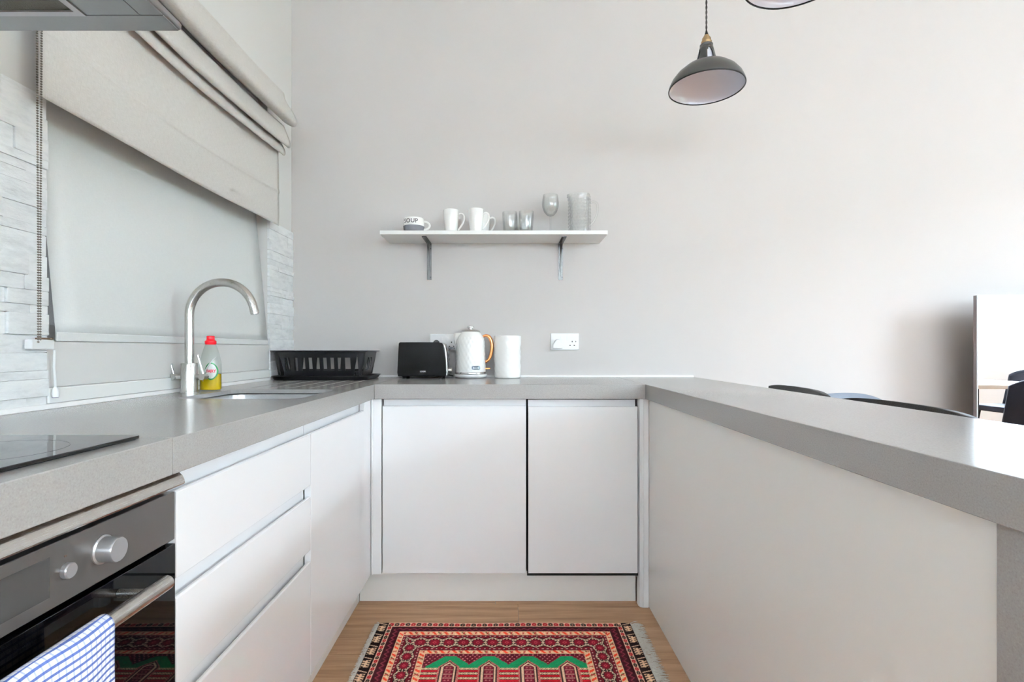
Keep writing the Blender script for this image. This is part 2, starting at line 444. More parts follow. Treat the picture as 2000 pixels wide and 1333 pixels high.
# split-face stone cladding on the left wall, piece by piece
unit = None
def stones(y0, y1, z0, z1, seed):
    global unit
    rnd = random.Random(seed); z = z0
    while z < z1-0.004:
        h = rnd.choice((0.02, 0.027, 0.034, 0.042, 0.05)); h = min(h, z1-z)
        if z1-z-h < 0.012: h = z1-z
        y = y0
        while y < y1-0.001:
            L = rnd.uniform(0.09, 0.27); L = min(L, y1-y)
            if y1-y-L < 0.04: L = y1-y
            d = rnd.uniform(0.008, 0.016)
            if unit is None:
                o = put('stone', B(-.5, .5, -.5, .5, -.5, .5), 'stone', origin=(0, 0, 0), bevel=0.03, seg=1, smooth=False); unit = o.data
            else:
                o = bpy.data.objects.new('stone', unit); COL.objects.link(o)
            o.parent = wl; o.location = Vector((XL+d/2-0.0005, y+L/2, z+h/2))-wl.location
            o.scale = (d+0.001, L-0.0006, h-0.0006)
            y += L
        z += h
ZT = 1.668
stones(0.30, WL[0], ZW+0.004, ZT, 3)
stones(WL[1], YB-0.001, ZW+0.004, ZT, 11)
# white apron below the window, rail and sealant
struct(put('trim_1', B(XL+0.0005, XL+0.008, WL[0]+0.002, WL[1]-0.002, ZW+0.052, 1.082), 'wall_white'))
struct(put('trim_2', B(XL+0.0005, XL+0.013, WL[0]+0.002, WL[1]-0.002, ZW+0.012, ZW+0.05), 'white_paint', bevel=0.003))
struct(put('trim_3', MB().prism([(XL+0.0005, ZW+0.0005), (XL+0.022, ZW+0.0005), (XL+0.014, ZW+0.011), (XL+0.0005, ZW+0.012)], 'y', -0.35, YB-0.012), 'silicone'))
struct(put('trim_4', MB().prism([(YB-0.0005, ZW+0.0005), (YB-0.011, ZW+0.0005), (YB-0.007, ZW+0.008), (YB-0.0005, ZW+0.009)], 'x', XL+0.03, 0.972), 'silicone'))

# ------------------------------------------------------------------ worktops
ZB = ZW-0.06
XE = -0.5385                     # left run edge
YE = 2.136                       # back run edge
XP0, XP1 = 0.5706, 0.975         # peninsula
wt = tag(put('worktop', B(XL+0.001, XE, 0.8455, YB-0.001, ZB, ZW), 'quartz', bevel=0.0015, smooth=False),
         'grey quartz worktop run with sink cutout and drainer grooves under the blinds', 'worktop')
SX0, SX1, SY0, SY1 = -0.97, -0.60, 1.512, 1.868
c1 = MB().prism(rounded(SX0, SX1, SY0, SY1, 0.045), 'z', ZW-0.014, ZW+0.02)
c2 = MB().prism(rounded(SX0-0.03, SX1+0.02, SY0-0.03, SY1+0.03, 0.05), 'z', ZB-0.02, ZW-0.0135)
grooves = []
for gx, gy in ((-0.65, 1.93), (-0.725, 1.93), (-0.80, 1.93), (-0.875, 1.93), (-0.95, 1.95)):
    grooves.append(MB().prism([(gx-0.006, ZW+0.002), (gx+0.006, ZW+0.002), (gx+0.003, ZW-0.003), (gx-0.003, ZW-0.003)], 'y', gy, 2.42))
cut(wt, [c1, c2]+grooves)
tag(put('worktop', B(XL+0.001, XE, -0.4, 0.8445, ZB, ZW), 'quartz', bevel=0.0015, smooth=False),
    'grey quartz worktop section carrying the black hob above the oven', 'worktop')
tag(put('worktop', B(XE+0.0006, XP0-0.0003, YE, YB-0.001, ZB, ZW), 'quartz', bevel=0.0012, smooth=False),
    'grey quartz worktop along the back wall carrying kettle and toaster', 'worktop')
bar = thing('breakfast_bar', 'grey quartz peninsula breakfast bar with thick edge and waterfall leg', 'worktop', ((XP0+XP1)/2, 1.6, 0))
put('slab', B(XP0, XP1, 0.56, YB-0.001, ZB, ZW), 'quartz', bar, bevel=0.0015, smooth=False)
put('end_panel', B(XP0+0.013, XP1-0.01, 0.562, 0.6215, 0.0, ZB-0.0015), 'quartz', bar, bevel=0.0012, smooth=False)

# sink bowl
sk = thing('sink', 'stainless steel undermount sink bowl in the worktop below the tap', 'sink', ((SX0+SX1)/2, (SY0+SY1)/2, 0.74))
prof = []
m = MB(); rings = []
for z, ins in ((ZW-0.0142, -0.004), (ZW-0.02, -0.003), (0.77, 0.004), (0.752, 0.012), (0.744, 0.03)):
    rings.append([(px, py, z) for px, py in rounded(SX0+ins, SX1-ins, SY0+ins, SY1-ins, 0.045, 6)])
n = len(rings[0]); vs = [p for r in rings for p in r]
fs = [(j*n+i, j*n+(i+1) % n, (j+1)*n+(i+1) % n, (j+1)*n+i) for j in range(len(rings)-1) for i in range(n)]+[tuple(range((len(rings)-1)*n, len(rings)*n))]
m.add(vs, fs); put('bowl', m, 'sink_steel', sk, smooth=True, solid=0.0012)
put('waste', MB().lathe([(0.035, 0), (0.035, 0.003), (0.028, 0.004), (0.02, 0.002)], ((SX0+SX1)/2, (SY0+SY1)/2, 0.7445), 28), 'chrome', sk, smooth=True)

# ------------------------------------------------------------------ left run units
XFN = -0.555
def front_profile(z0, z1):   # handleless front with a bevelled finger lip on top
    return [(XFN-0.019, z0), (XFN, z0), (XFN, z1-0.003), (XFN-0.003, z1), (XFN-0.008, z1), (XFN-0.019, z1-0.014)]
du = thing('drawer_unit', 'white gloss handleless three-drawer unit beside the oven', 'cabinet', (-0.82, 1.18, 0.13))
put('carcass', B(XL+0.03, XFN-0.045, 0.879, 1.486, 0.13, ZB-0.002), 'satin', du)
for z0, z1 in ((0.677, 0.825), (0.4935, 0.645), (0.135, 0.46)):
    put('drawer_front', MB().prism(front_profile(z0, z1), 'y', 0.8795, 1.4845), 'gloss', du, bevel=0.0008)
for zc0, zc1 in ((0.80, ZB-0.002), (0.62, 0.70), (0.435, 0.515)):
    put('finger_channel', B(XFN-0.0448, XFN-0.021, 0.8795, 1.4845, zc0, zc1), 'gloss', du)
sc_ = thing('sink_cabinet', 'white gloss handleless single-door cabinet under the sink', 'cabinet', (-0.82, 1.77, 0.13))
put('carcass', B(XL+0.03, XFN-0.045, 1.4865, 2.05, 0.13, 0.70), 'satin', sc_)
put('door', MB().prism(front_profile(0.135, 0.825), 'y', 1.4875, 2.049), 'gloss', sc_, bevel=0.0008)
put('finger_channel', B(XFN-0.0448, XFN-0.021, 1.4875, 2.049, 0.80, ZB-0.002), 'gloss', sc_)
cp = thing('corner_post', 'white corner filler strip where the left and back units meet', 'filler strip', (-0.545, 2.1, 0.13))
put('strip', B(XFN-0.02, XFN-0.001, 2.0515, 2.1725, 0.135, ZB-0.002), 'gloss', cp, bevel=0.001)
put('strip', B(XFN+0.0005, -0.5135, 2.154, 2.1725, 0.135, ZB-0.002), 'gloss', cp, bevel=0.001)
put('bead', MB().tube([(XFN+0.004, 2.15, 0.136), (XFN+0.004, 2.15, ZB-0.003)], 0.004, 8), 'gloss', cp, smooth=True)
tag(put('plinth', B(-0.636, -0.618, -0.4, 2.2035, 0.0, 0.128), 'satin', bevel=0.001), 'white plinth board under the left run of units', 'plinth')
lc = thing('base_cabinet', 'white gloss handleless base cabinet on the camera side of the oven', 'cabinet', (-0.82, -0.06, 0.13))
put('carcass', B(XL+0.03, XFN-0.045, -0.4, 0.276, 0.13, ZB-0.002), 'satin', lc)
put('door', MB().prism(front_profile(0.135, 0.825), 'y', -0.398, 0.274), 'gloss', lc, bevel=0.0008)

# ------------------------------------------------------------------ back run units
YD = 2.155
def front_y(z0, z1, y): return [(y+0.019, z0), (y, z0), (y, z1-0.003), (y+0.003, z1), (y+0.008, z1), (y+0.019, z1-0.014)]
bc = thing('base_cabinet', 'wide white gloss cabinet door on the back run under the toaster', 'cabinet', (-0.21, 2.4, 0.13))
put('carcass', B(-0.5105, 0.0855, YD+0.0455, YB-0.02, 0.13, ZB-0.002), 'satin', bc)
put('door', MB().prism(front_y(0.139, 0.8305, YD), 'x', -0.509, 0.083), 'gloss', bc, bevel=0.0008)
put('finger_channel', B(-0.509, 0.083, YD+0.021, YD+0.045, 0.80, ZB-0.004), 'gloss', bc)
dw = thing('integrated_dishwasher', 'slim white gloss appliance door outlined by black gaps on the back run', 'dishwasher', (0.32, 2.4, 0.13))
put('body', B(0.0875, 0.547, YD+0.047, YB-0.02, 0.128, ZB-0.004), 'black_gap', dw)
put('door', MB().prism(front_y(0.140, 0.828, YD-0.003), 'x', 0.0925, 0.543), 'gloss', dw, bevel=0.0008)
put('seal_or_shadow_gap', B(0.088, 0.5465, YD+0.004, YD+0.02, 0.1275, 0.1393), 'black_gap', dw)  # black strip drawn in for the shadow gap under the door
put('finger_channel', B(0.0925, 0.538, YD+0.019, YD+0.045, 0.80, ZB-0.006), 'gloss', dw)
tag(put('plinth', B(-0.617, 0.548, 2.204, 2.222, 0.0, 0.126), 'satin', bevel=0.001), 'white plinth board below the back run doors', 'plinth')
post = thing('corner_post', 'white rounded corner post between dishwasher door and peninsula panel', 'filler strip', (0.569, 2.16, 0))
put('strip', MB().prism([(0.549, 2.19), (0.549, 2.165), (0.553, 2.155), (0.562, 2.1485), (0.5875, 2.1475), (0.5875, 2.19)], 'z', 0.0, ZB-0.0015), 'gloss', post, smooth=30)
put('bead', MB().tube([(0.5655, 2.1475, 0.002), (0.5655, 2.1475, ZB-0.002)], 0.002, 8), 'gloss', post, smooth=True)
tag(put('cover_board', B(0.589, 0.609, 0.6225, 2.19, 0.002, ZB-0.0015), 'satin', bevel=0.001),
    'large plain white panel closing the kitchen side of the peninsula', 'panel')
tag(put('half_wall', B(0.61, 0.69, 0.6225, YB-0.002, 0.0, ZB-0.0015), 'satin', bevel=0.001),
    'white base wall on the dining side of the peninsula', 'panel')

# ------------------------------------------------------------------ oven
ov = thing('oven', 'built-in stainless steel oven with black glass door and bar handle', 'oven', (-0.82, 0.578, 0.13))
OY0, OY1 = 0.28, 0.8755
put('body', B(XL+0.03, XFN-0.022, OY0, OY1-0.002, 0.13, 0.828), 'black_gap', ov)
cpn = put('control_panel', B(XFN-0.02, XFN, OY0, OY1, 0.745, 0.825), 'panel_steel', ov, bevel=0.0012)
put('display', B(XFN, XFN+0.0006, 0.52, 0.6346, 0.761, 0.810), 'display', cpn)
for ky in (0.718, 0.438):
    mk = MB()
    for (r, x0) in ((0, 0),):
        pr = [(0.0195, 0.0), (0.0195, 0.002), (0.0172, 0.0035), (0.0168, 0.022), (0.0158, 0.024)]
    seg = 40
    vs = [(XFN+xx, ky+r*math.cos(2*PI*i/seg), 0.788+r*math.sin(2*PI*i/seg)) for r, xx in pr for i in range(seg)]
    fs = [(j*seg+i, j*seg+(i+1) % seg, (j+1)*seg+(i+1) % seg, (j+1)*seg+i) for j in range(len(pr)-1) for i in range(seg)]
    fs += [tuple(range(seg))[::-1], tuple(range((len(pr)-1)*seg, len(pr)*seg))]
    mk.add(vs, fs); put('knob', mk, 'knob', cpn, smooth=30)
for ky in (0.659, 0.497):
    pr = [(0.0098, 0.0), (0.0098, 0.006), (0.0088, 0.0075)]; seg = 28
    vs = [(XFN+xx, ky+r*math.cos(2*PI*i/seg), 0.784+r*math.sin(2*PI*i/seg)) for r, xx in pr for i in range(seg)]
    fs = [(j*seg+i, j*seg+(i+1) % seg, (j+1)*seg+(i+1) % seg, (j+1)*seg+i) for j in range(len(pr)-1) for i in range(seg)]
    fs += [tuple(range(seg))[::-1], tuple(range((len(pr)-1)*seg, len(pr)*seg))]
    put('button', MB().add(vs, fs), 'knob', cpn, smooth=30)
put('indicator_mark', B(XFN, XFN+0.0004, 0.656, 0.660, 0.8015, 0.8035), 'rust', cpn)
od = put('door_glass', B(XFN-0.02, XFN+0.001, OY0, OY1, 0.235, 0.738), 'glass_black', ov, bevel=0.0012)
put('lower_vent', B(XFN-0.02, XFN-0.004, OY0, OY1, 0.14, 0.230), 'panel_steel', ov, bevel=0.001)
HX, HZ = -0.508, 0.7135
h = put('handle', MB().tube([(HX, 0.372, HZ), (HX, 0.374, HZ), (HX, 0.783, HZ), (HX, 0.785, HZ)], [0.0095, 0.011, 0.011, 0.0095], 24), 'steel_bar', ov, smooth=30)
for hy in (0.41, 0.748):
    put('handle_mount', MB().tube([(XFN+0.0005, hy, HZ), (HX-0.004, hy, HZ)], 0.006, 14), 'steel', h, smooth=30)
tag(put('steel_trim', MB().prism([(XFN-0.022, 0.836), (XFN-0.022, 0.859), (-0.5535, 0.859), (-0.5475, 0.8565), (-0.5425, 0.8515), (-0.5395, 0.845), (-0.5385, 0.840), (-0.540, 0.8375)], 'y', 0.28, 0.8765), 'steel_bar', smooth=35),
    'brushed steel lip strip between worktop edge and oven panel', 'trim')

# hob
hb = thing('hob', 'black glass hob set flush on the worktop above the oven', 'hob', (-0.83, 0.56, ZW))
put('glass_top', MB().prism(rounded(-1.055, -0.583, 0.262, 0.836, 0.008), 'z', ZW+0.0012, ZW+0.0062), 'hob', hb, bevel=0.001)
put('seal_or_shadow_gap', MB().prism(rounded(-1.053, -0.586, 0.265, 0.833, 0.008), 'z', ZW+0.0002, ZW+0.0012), 'black_gap', hb)
for (hx, hy, hr) in ((-0.70, 0.70, 0.09), (-0.93, 0.70, 0.075), (-0.70, 0.41, 0.075), (-0.93, 0.41, 0.10)):
    m = MB(); seg = 48
    vs = [(hx+r*math.cos(2*PI*i/seg), hy+r*math.sin(2*PI*i/seg), ZW+0.0064) for r in (hr, hr-0.0015) for i in range(seg)]
    put('zone_ring', m.add(vs, [(i, (i+1) % seg, seg+(i+1) % seg, seg+i) for i in range(seg)]), 'display', hb)

# tea towel over the handle
def towel():
    prof = [(HX-0.0165, 0.50), (HX-0.0160, 0.60), (HX-0.0145, 0.68), (HX-0.0132, HZ)]
    prof += [(HX+0.0132*math.cos(a), HZ+0.0132*math.sin(a)) for a in [PI*(1-k/10) for k in range(1, 10)]]
    prof += [(HX+0.0135, HZ), (HX+0.016, 0.66), (HX+0.019, 0.58), (HX+0.02, 0.48), (HX+0.019, 0.38), (HX+0.019, 0.33)]
    pts = []
    for i in range(len(prof)-1):      # resample
        a, b = Vector(prof[i]), Vector(prof[i+1]); nn = max(1, int((b-a).length/0.012))
        pts += [a+(b-a)*k/nn for k in range(nn)]
    pts.append(Vector(prof[-1])); arc = [0]
    for i in range(1, len(pts)): arc.append(arc[-1]+(pts[i]-pts[i-1]).length)
    y0, y1, ny = 0.36, 0.662, 40; V = []; UV = []
    for i, p in enumerate(pts):
        front = max(0.0, min(1, (HZ-p[1])/0.2)) if p[0] > HX else 0
        for j in range(ny):
            t = j/(ny-1); yy = y0+(y1-y0)*t+front*0.006*math.sin(i*0.13)
            dx = front*(0.006*math.sin(t*11)+0.003*math.sin(t*23+1))+(0.0022*math.sin(t*17) if p[0] > HX else 0)
            V.append((p[0]+max(dx, -0.004), yy, p[1])); UV.append(((y1-yy), arc[i]))
    Fc = [(i*ny+j, (i+1)*ny+j, (i+1)*ny+j+1, i*ny+j+1) for i in range(len(pts)-1) for j in range(ny-1)]
    o = put('tea_towel', MB().add(V, Fc), 'towel', smooth=80)
    uvl = o.data.uv_layers.new(name='uv')
    for lp in o.data.loops: uvl.data[lp.index].uv = UV[lp.vertex_index]
    md = o.modifiers.new('thick', 'SOLIDIFY'); md.thickness = 0.0022; md.offset = 0
    return o
tag(towel(), 'white tea towel with blue check draped over the oven handle', 'towel')

# ------------------------------------------------------------------ cooker hood
hd = thing('cooker_hood', 'brushed steel cooker hood canopy mounted above the hob', 'cooker hood', (-0.83, 0.58, 1.6))
HZ0 = 1.605; hx1 = -0.552; hy0, hy1 = 0.27, 0.89
outer = [(XL+0.001, hy0), (hx1-0.0, hy0), (hx1, hy1), (XL+0.001, hy1)]
ca = put('canopy', MB().prism([(XL+0.001, HZ0+0.002), (hx1-0.003, HZ0+0.002), (hx1, HZ0+0.005), (hx1-0.001, HZ0+0.013), (hx1-0.008, HZ0+0.02), (hx1-0.03, HZ0+0.026), (XL+0.001, HZ0+0.03)], 'y', hy0, hy1), 'hood_steel', hd, bevel=0.0015)
m = MB(); m.box(XL+0.002, hx1-0.004, 0.8475, hy1-0.002, HZ0, HZ0+0.0025); put('rim', m, 'hood_steel', hd, bevel=0.0008)
m = MB(); m.box(XL+0.002, hx1-0.004, hy0+0.002, 0.3125, HZ0, HZ0+0.0025); put('rim', m, 'hood_steel', hd, bevel=0.0008)
put('rim', B(-0.5925, hx1-0.004, 0.314, 0.846, HZ0, HZ0+0.0025), 'hood_steel', hd, bevel=0.0008)
put('light_panel', B(-0.679, -0.594, 0.314, 0.846, HZ0+0.0003, HZ0+0.0025), 'hood_steel', hd)
for ly in (0.40, 0.76):
    put('lamp_lens', MB().lathe([(0.028, 0), (0.028, 0.003)], (-0.636, ly, HZ0-0.0012), 24), 'lamp_in', hd)
m = MB(); m.box(XL+0.004, -0.680, 0.835, 0.846, HZ0-0.002, HZ0+0.002); m.box(XL+0.004, -0.680, 0.314, 0.325, HZ0-0.002, HZ0+0.002); m.box(-0.691, -0.680, 0.325, 0.835, HZ0-0.002, HZ0+0.002)
put('filter_frame', m, 'knob', hd)
put('filter', B(XL+0.004, -0.691, 0.325, 0.835, HZ0+0.0008, HZ0+0.0018), 'filter', hd)
b = [(XL+0.001, hy0+0.02, HZ0+0.028), (hx1-0.06, hy0+0.02, HZ0+0.026), (hx1-0.06, hy1-0.02, HZ0+0.026), (XL+0.001, hy1-0.02, HZ0+0.028),
     (XL+0.001, 0.45, HZ0+0.2), (-0.86, 0.45, HZ0+0.2), (-0.86, 0.71, HZ0+0.2), (XL+0.001, 0.71, HZ0+0.2)]
put('pyramid', MB().add(b, [(0,3,2,1),(4,5,6,7),(0,1,5,4),(1,2,6,5),(2,3,7,6),(3,0,4,7)]), 'hood_steel', hd)
put('chimney', B(XL+0.001, -0.86, 0.45, 0.71, HZ0+0.2, ZCEIL-0.001), 'hood_steel', hd, bevel=0.002)

# ------------------------------------------------------------------ blinds
rb = thing('roller_blind', 'pale grey roller blind pulled down over the kitchen window', 'blind', (XL-0.03, 1.85, 1.08))
def rbx(z): return -1.106-0.053*max(0.0, min(1.2, (z-1.08)/0.57))
put('fabric', MB().grid(14, 40, lambda a, b: (rbx(1.105+b*1.1), WL[0]+0.030+a*(WL[1]-WL[0]-0.038), 1.105+b*1.1)), 'roller', rb, smooth=80, solid=0.0008)
put('hem', MB().box(rbx(1.08)-0.004, rbx(1.08)+0.002, WL[0]+0.030, WL[1]-0.008, 1.0835, 1.106), 'roller', rb, bevel=0.002)
put('roller_tube', MB().tube([(rbx(2.2), WL[0]+0.01, 2.212), (rbx(2.2), WL[1]-0.01, 2.212)], 0.02, 20), 'plastic_w', rb, smooth=True)

ro = thing('roman_blind', 'linen roman blind drawn up in stacked folds over the window', 'blind', (-1.06, 1.82, 1.64))
RY0, RY1 = 1.188, 2.446
def spl(pts, n):
    out = []; P = [Vector(p) for p in pts]; P = [P[0]*2-P[1]]+P+[P[-1]*2-P[-2]]
    for i in range(1, len(P)-2):
        for k in range(n):
            t = k/n; a, b, c, d = P[i-1], P[i], P[i+1], P[i+2]
            out.append(0.5*((2*b)+(c-a)*t+(2*a-5*b+4*c-d)*t*t+(3*b-a-3*c+d)*t**3))
    out.append(P[-2]); return out
def sheet(name, pts, n, thick=0.0015, wob=0.003, parent=ro, mat='linen', wide=0.0):
    pr = spl(pts, n); q = len(pr)
    def fn(a, b):
        p = pr[min(q-1, int(round(b*(q-1))))]; yy = RY0-wide+a*(RY1-RY0+2*wide)
        sag = -0.022*math.sin(PI*min(1, a*1.02))*(0.3 if p[1] < 1.7 else 1)
        return (p[0]+wob*math.sin(a*9+b*3)*math.sin(a*PI), yy, p[1]+sag)
    return put(name, MB().grid(46, q, fn), mat, parent, smooth=70, solid=thick)
fp = sheet('front_panel', [(-1.064, 1.643), (-1.062, 1.70), (-1.063, 1.78), (-1.060, 1.80), (-1.063, 1.82), (-1.064, 1.90), (-1.066, 1.98), (-1.068, 2.06)], 5)
sheet('fold', [(-1.074, 2.03), (-1.062, 2.003), (-1.048, 1.980), (-1.040, 1.972), (-1.034, 1.978), (-1.035, 1.994), (-1.046, 2.022), (-1.062, 2.055)], 5, wide=0.001)
sheet('fold', [(-1.066, 2.075), (-1.050, 2.048), (-1.032, 2.020), (-1.020, 2.008), (-1.011, 2.012), (-1.010, 2.030), (-1.022, 2.065), (-1.040, 2.110)], 5, wide=0.002)
sheet('fold', [(-1.060, 2.150), (-1.040, 2.130), (-1.010, 2.112), (-0.992, 2.108), (-0.980, 2.116), (-0.980, 2.136), (-0.996, 2.170), (-1.018, 2.205), (-1.036, 2.240), (-1.040, 2.262), (-1.05, 2.266), (-1.112, 2.266)], 5, wide=0.003)
put('headrail', B(XL+0.002, -1.07, RY0+0.01, RY1-0.01, 2.215, 2.258), 'white_paint', ro)
m = MB()
ico = bmesh.new(); bmesh.ops.create_icosphere(ico, subdivisions=1, radius=0.0026)
iv = [v.co.copy() for v in ico.verts]; ifc = [tuple(v.index for v in f.verts) for f in ico.faces]; ico.free()
zz = 1.083
while zz < 2.25:
    k = max(0.0, min(1, (zz-1.3)/0.5))
    for sgn in (-1, 1):
        c = Vector((-1.056+0.001*sgn, RY0-0.006+sgn*(0.0016+0.0034*k), zz+0.003*sgn)); m.add([c+v for v in iv], ifc)
    zz += 0.0058
ch = put('bead_chain', m, 'rust', ro, smooth=True); ch['kind'] = 'stuff'; ch['label'] = 'dark metal bead chain'
ch.data.materials[0] = M('bead_chain_metal', C(120, 114, 106), 0.35, 0.8, var=0.3, vscale=150)
cb = thing('chain_bracket', 'small white chain guide bracket on the stone by the window', 'bracket', (-1.085, 1.235, 1.063))
put('housing', B(XL+0.017, -1.078, 1.188, 1.248, 1.0635, 1.086), 'plastic_w', cb, bevel=0.002)
put('clip', B(-1.096, -1.080, 1.215, 1.247, 1.0865, 1.0905), 'rust', cb, bevel=0.001)
cl = thing('cord_weight', 'white blind cord with purple-tipped pull hanging above the worktop', 'cord', (-1.09, 1.268, 0.95))
put('cord', MB().tube([(-1.090, 1.262, 1.063), (-1.091, 1.261, 1.02), (-1.092, 1.265, 0.99), (-1.092, 1.266, 0.973)], 0.0028, 8), 'plastic_w', cl, smooth=True)
put('pull', MB().lathe([(0.002, 0.026), (0.006, 0.02), (0.0085, 0.008), (0.007, 0.0)], (-1.092, 1.266, 0.947), 16), 'plastic_w', cl, smooth=True)
put('tip', MB().lathe([(0.0055, -0.0012), (0.0066, -0.0001)], (-1.092, 1.266, 0.947), 16), 'purple', cl)

# ------------------------------------------------------------------ tap
TX, TY = -1.052, 1.736
tp = thing('kitchen_tap', 'brushed steel swan-neck kitchen tap with two levers', 'tap', (TX, TY, ZW))
put('base', MB().lathe([(0.0265, 0.0002), (0.0265, 0.003), (0.0252, 0.004), (0.0252, 0.095), (0.024, 0.098), (0.0145, 0.0985)], (TX, TY, ZW), 36), 'steel', tp, smooth=30)
R = 0.108; zc = 1.178
path = [(TX, TY, ZW+0.098), (TX, TY, 1.05), (TX, TY, 1.12)]
for k in range(0, 29):
    a = PI-(k/28)*math.radians(166); path.append((TX+R+R*math.cos(a), TY, zc+R*math.sin(a)))
lx, _, lz = path[-1]; d = Vector((math.sin(math.radians(166)), 0, math.cos(math.radians(166)))); d = Vector((0.24, 0, -0.97))
path.append((lx+d.x*0.022, TY, lz+d.z*0.022))
sp = put('spout', MB().tube(path, 0.0138, 24, up=(0, 1, 0)), 'steel', tp, smooth=30)
put('aerator', MB().tube([path[-1], (path[-1][0]+d.x*0.003, TY, path[-1][2]+d.z*0.003)], 0.0115, 20, up=(0, 1, 0)), 'chrome', sp, smooth=30)
for sgn in (-1, 1):
    jx = TX+sgn*0.047; jy = TY-0.006*(sgn < 0); jz = ZW+0.052
    lv = put('lever', MB().tube([(TX+sgn*0.02, TY, jz), (jx, jy, jz)], 0.0095, 16), 'steel', tp, smooth=30)
    put('valve_cap', MB().tube([(jx, jy-0.013, jz), (jx, jy+0.013, jz)], 0.0105, 18), 'steel', lv, smooth=30)
    put('lever_rod', MB().tube([(jx, jy, jz+0.004), (jx-0.017, jy-0.004, jz+0.072)], [0.0038, 0.0046], 12), 'chrome', lv, smooth=30)

# dish soap bottle
BX, BY = -1.026, 1.815
ds = thing('dish_soap_bottle', 'clear dish soap bottle with red cap, amber liquid and oval label beside tap', 'bottle', (BX, BY, ZW))
def ell(prof, cx, cy, rx, ry, seg=36):
    m = MB(); vs = []
    for r, z, k in prof:
        for i in range(seg):
            a = 2*PI*i/seg; ca_, sa = math.cos(a), math.sin(a)
            e = 0.8; ux = abs(ca_)**e*(1 if ca_ > 0 else -1); uy = abs(sa)**e*(1 if sa > 0 else -1)
            vs.append((cx+r*ux*rx, cy+r*uy*(ry*(1-k)+rx*k), ZW+z))
    n = len(prof); fs = [(j*seg+i, j*seg+(i+1) % seg, (j+1)*seg+(i+1) % seg, (j+1)*seg+i) for j in range(n-1) for i in range(seg)]
    fs += [tuple(range(seg))[::-1], tuple(range((n-1)*seg, n*seg))]
    return m.add(vs, fs)
bp = [(0.90, 0.0005, 0), (0.98, 0.004, 0), (1.0, 0.012, 0), (0.98, 0.03, 0), (0.97, 0.05, 0), (0.98, 0.075, 0), (0.92, 0.10, 0), (0.78, 0.125, .1), (0.60, 0.145, .5), (0.46, 0.158, .9), (0.42, 0.162, 1)]
put('bottle_body', ell(bp, BX, BY, 0.036, 0.025), 'pet', ds, smooth=60)
lq = [(0.86, 0.003, 0), (0.93, 0.006, 0), (0.94, 0.014, 0), (0.93, 0.03, 0), (0.92, 0.05, 0), (0.92, 0.058, 0)]
put('soap_liquid', ell(lq, BX, BY, 0.036, 0.025), 'liquid', ds, smooth=60)
put('cap', MB().lathe([(0.0165, 0.160), (0.018, 0.163), (0.018, 0.172), (0.0135, 0.176), (0.0125, 0.178), (0.0125, 0.188), (0.011, 0.190)], (BX, BY, ZW), 24), 'red_cap', ds, smooth=35)
def on_bottle(u, v, out):   # u along x, v up, on the camera-facing side
    def rr(z):
        for i in range(len(bp)-1):
            if bp[i][1] <= z <= bp[i+1][1]:
                t = (z-bp[i][1])/(bp[i+1][1]-bp[i][1]); return bp[i][0]+(bp[i+1][0]-bp[i][0])*t
        return 0.9
    r = rr(v); ux = max(-0.97, min(0.97, u/(0.036*r))); ca_ = abs(ux)**(1/0.8); sa = math.sqrt(max(0, 1-ca_*ca_))
    return (BX+u, BY-(r*0.025*sa**0.8)-out, ZW+v)
def oval(cu, cv, ru, rv, out, name, mat, par, n=32):
    m = MB(); vs = []; rings = 5
    for k in range(rings+1):
        for i in range(n):
            a = 2*PI*i/n; vs.append(on_bottle(cu+ru*k/rings*math.cos(a), cv+rv*k/rings*math.sin(a), out))
    m.add(vs, [(k*n+i, k*n+(i+1) % n, (k+1)*n+(i+1) % n, (k+1)*n+i) for k in range(rings) for i in range(n)])
    return put(name, m, mat, par, smooth=60)
lb = oval(0.014, 0.068, 0.0195, 0.030, 0.0006, 'label', 'label_g', ds)
oval(0.0145, 0.068, 0.016, 0.0255, 0.0010, 'label_centre', 'label_w', lb)
t = text_mesh('FAIRY', 0.0115, 0.0002, 0.0003); mm = MB(); mm.add([on_bottle(0.0145+p[0]*0.95, 0.068+p[1]*1.25, 0.0013+p[2]) for p in t.v], t.f)
put('label_lettering', mm, 'label_r', lb)
sw = [on_bottle(0.027-0.040*math.sin(t_*1.5), 0.118-0.085*t_, 0.0008) for t_ in [k/14 for k in range(15)]]
put('label_swoosh', MB().tube(sw, [0.0006+0.0022*math.sin(PI*k/14) for k in range(15)], 8), 'silver_ink', ds, smooth=True)

# ------------------------------------------------------------------ dish rack
dr = thing('dish_rack', 'black plastic dish drainer rack with slotted sides standing on its tray', 'dish rack', (-0.88, 2.55, ZW))
RX0, RX1, RYa, RYb, RZ0, RZ1 = -1.085, -0.655, 2.415, 2.675, ZW+0.022, 1.055
def ring(x0, x1, y0, y1, r, z): return [(p[0], p[1], z) for p in rounded(x0, x1, y0, y1, r, 6)]
def loft(rings):
    n = len(rings[0]); vs = [p for r in rings for p in r]
    return vs, [(j*n+i, j*n+(i+1) % n, (j+1)*n+(i+1) % n, (j+1)*n+i) for j in range(len(rings)-1) for i in range(n)], n
vs, fs, n = loft([ring(RX0-0.003, RX1+0.01, RYa-0.01, RYb+0.008, 0.05, ZW+0.003), ring(RX0-0.01, RX1+0.02, RYa-0.02, RYb+0.014, 0.06, ZW+0.016),
                  ring(RX0-0.012, RX1+0.024, RYa-0.024, RYb+0.018, 0.062, ZW+0.019), ring(RX0-0.006, RX1+0.015, RYa-0.016, RYb+0.01, 0.055, ZW+0.015), ring(RX0, RX1, RYa, RYb, 0.05, ZW+0.008)])
fs = fs+[tuple(range(n))[::-1], tuple(range(4*n, 5*n))]
put('drip_tray', MB().add(vs, fs), 'black_plastic', dr, smooth=50)
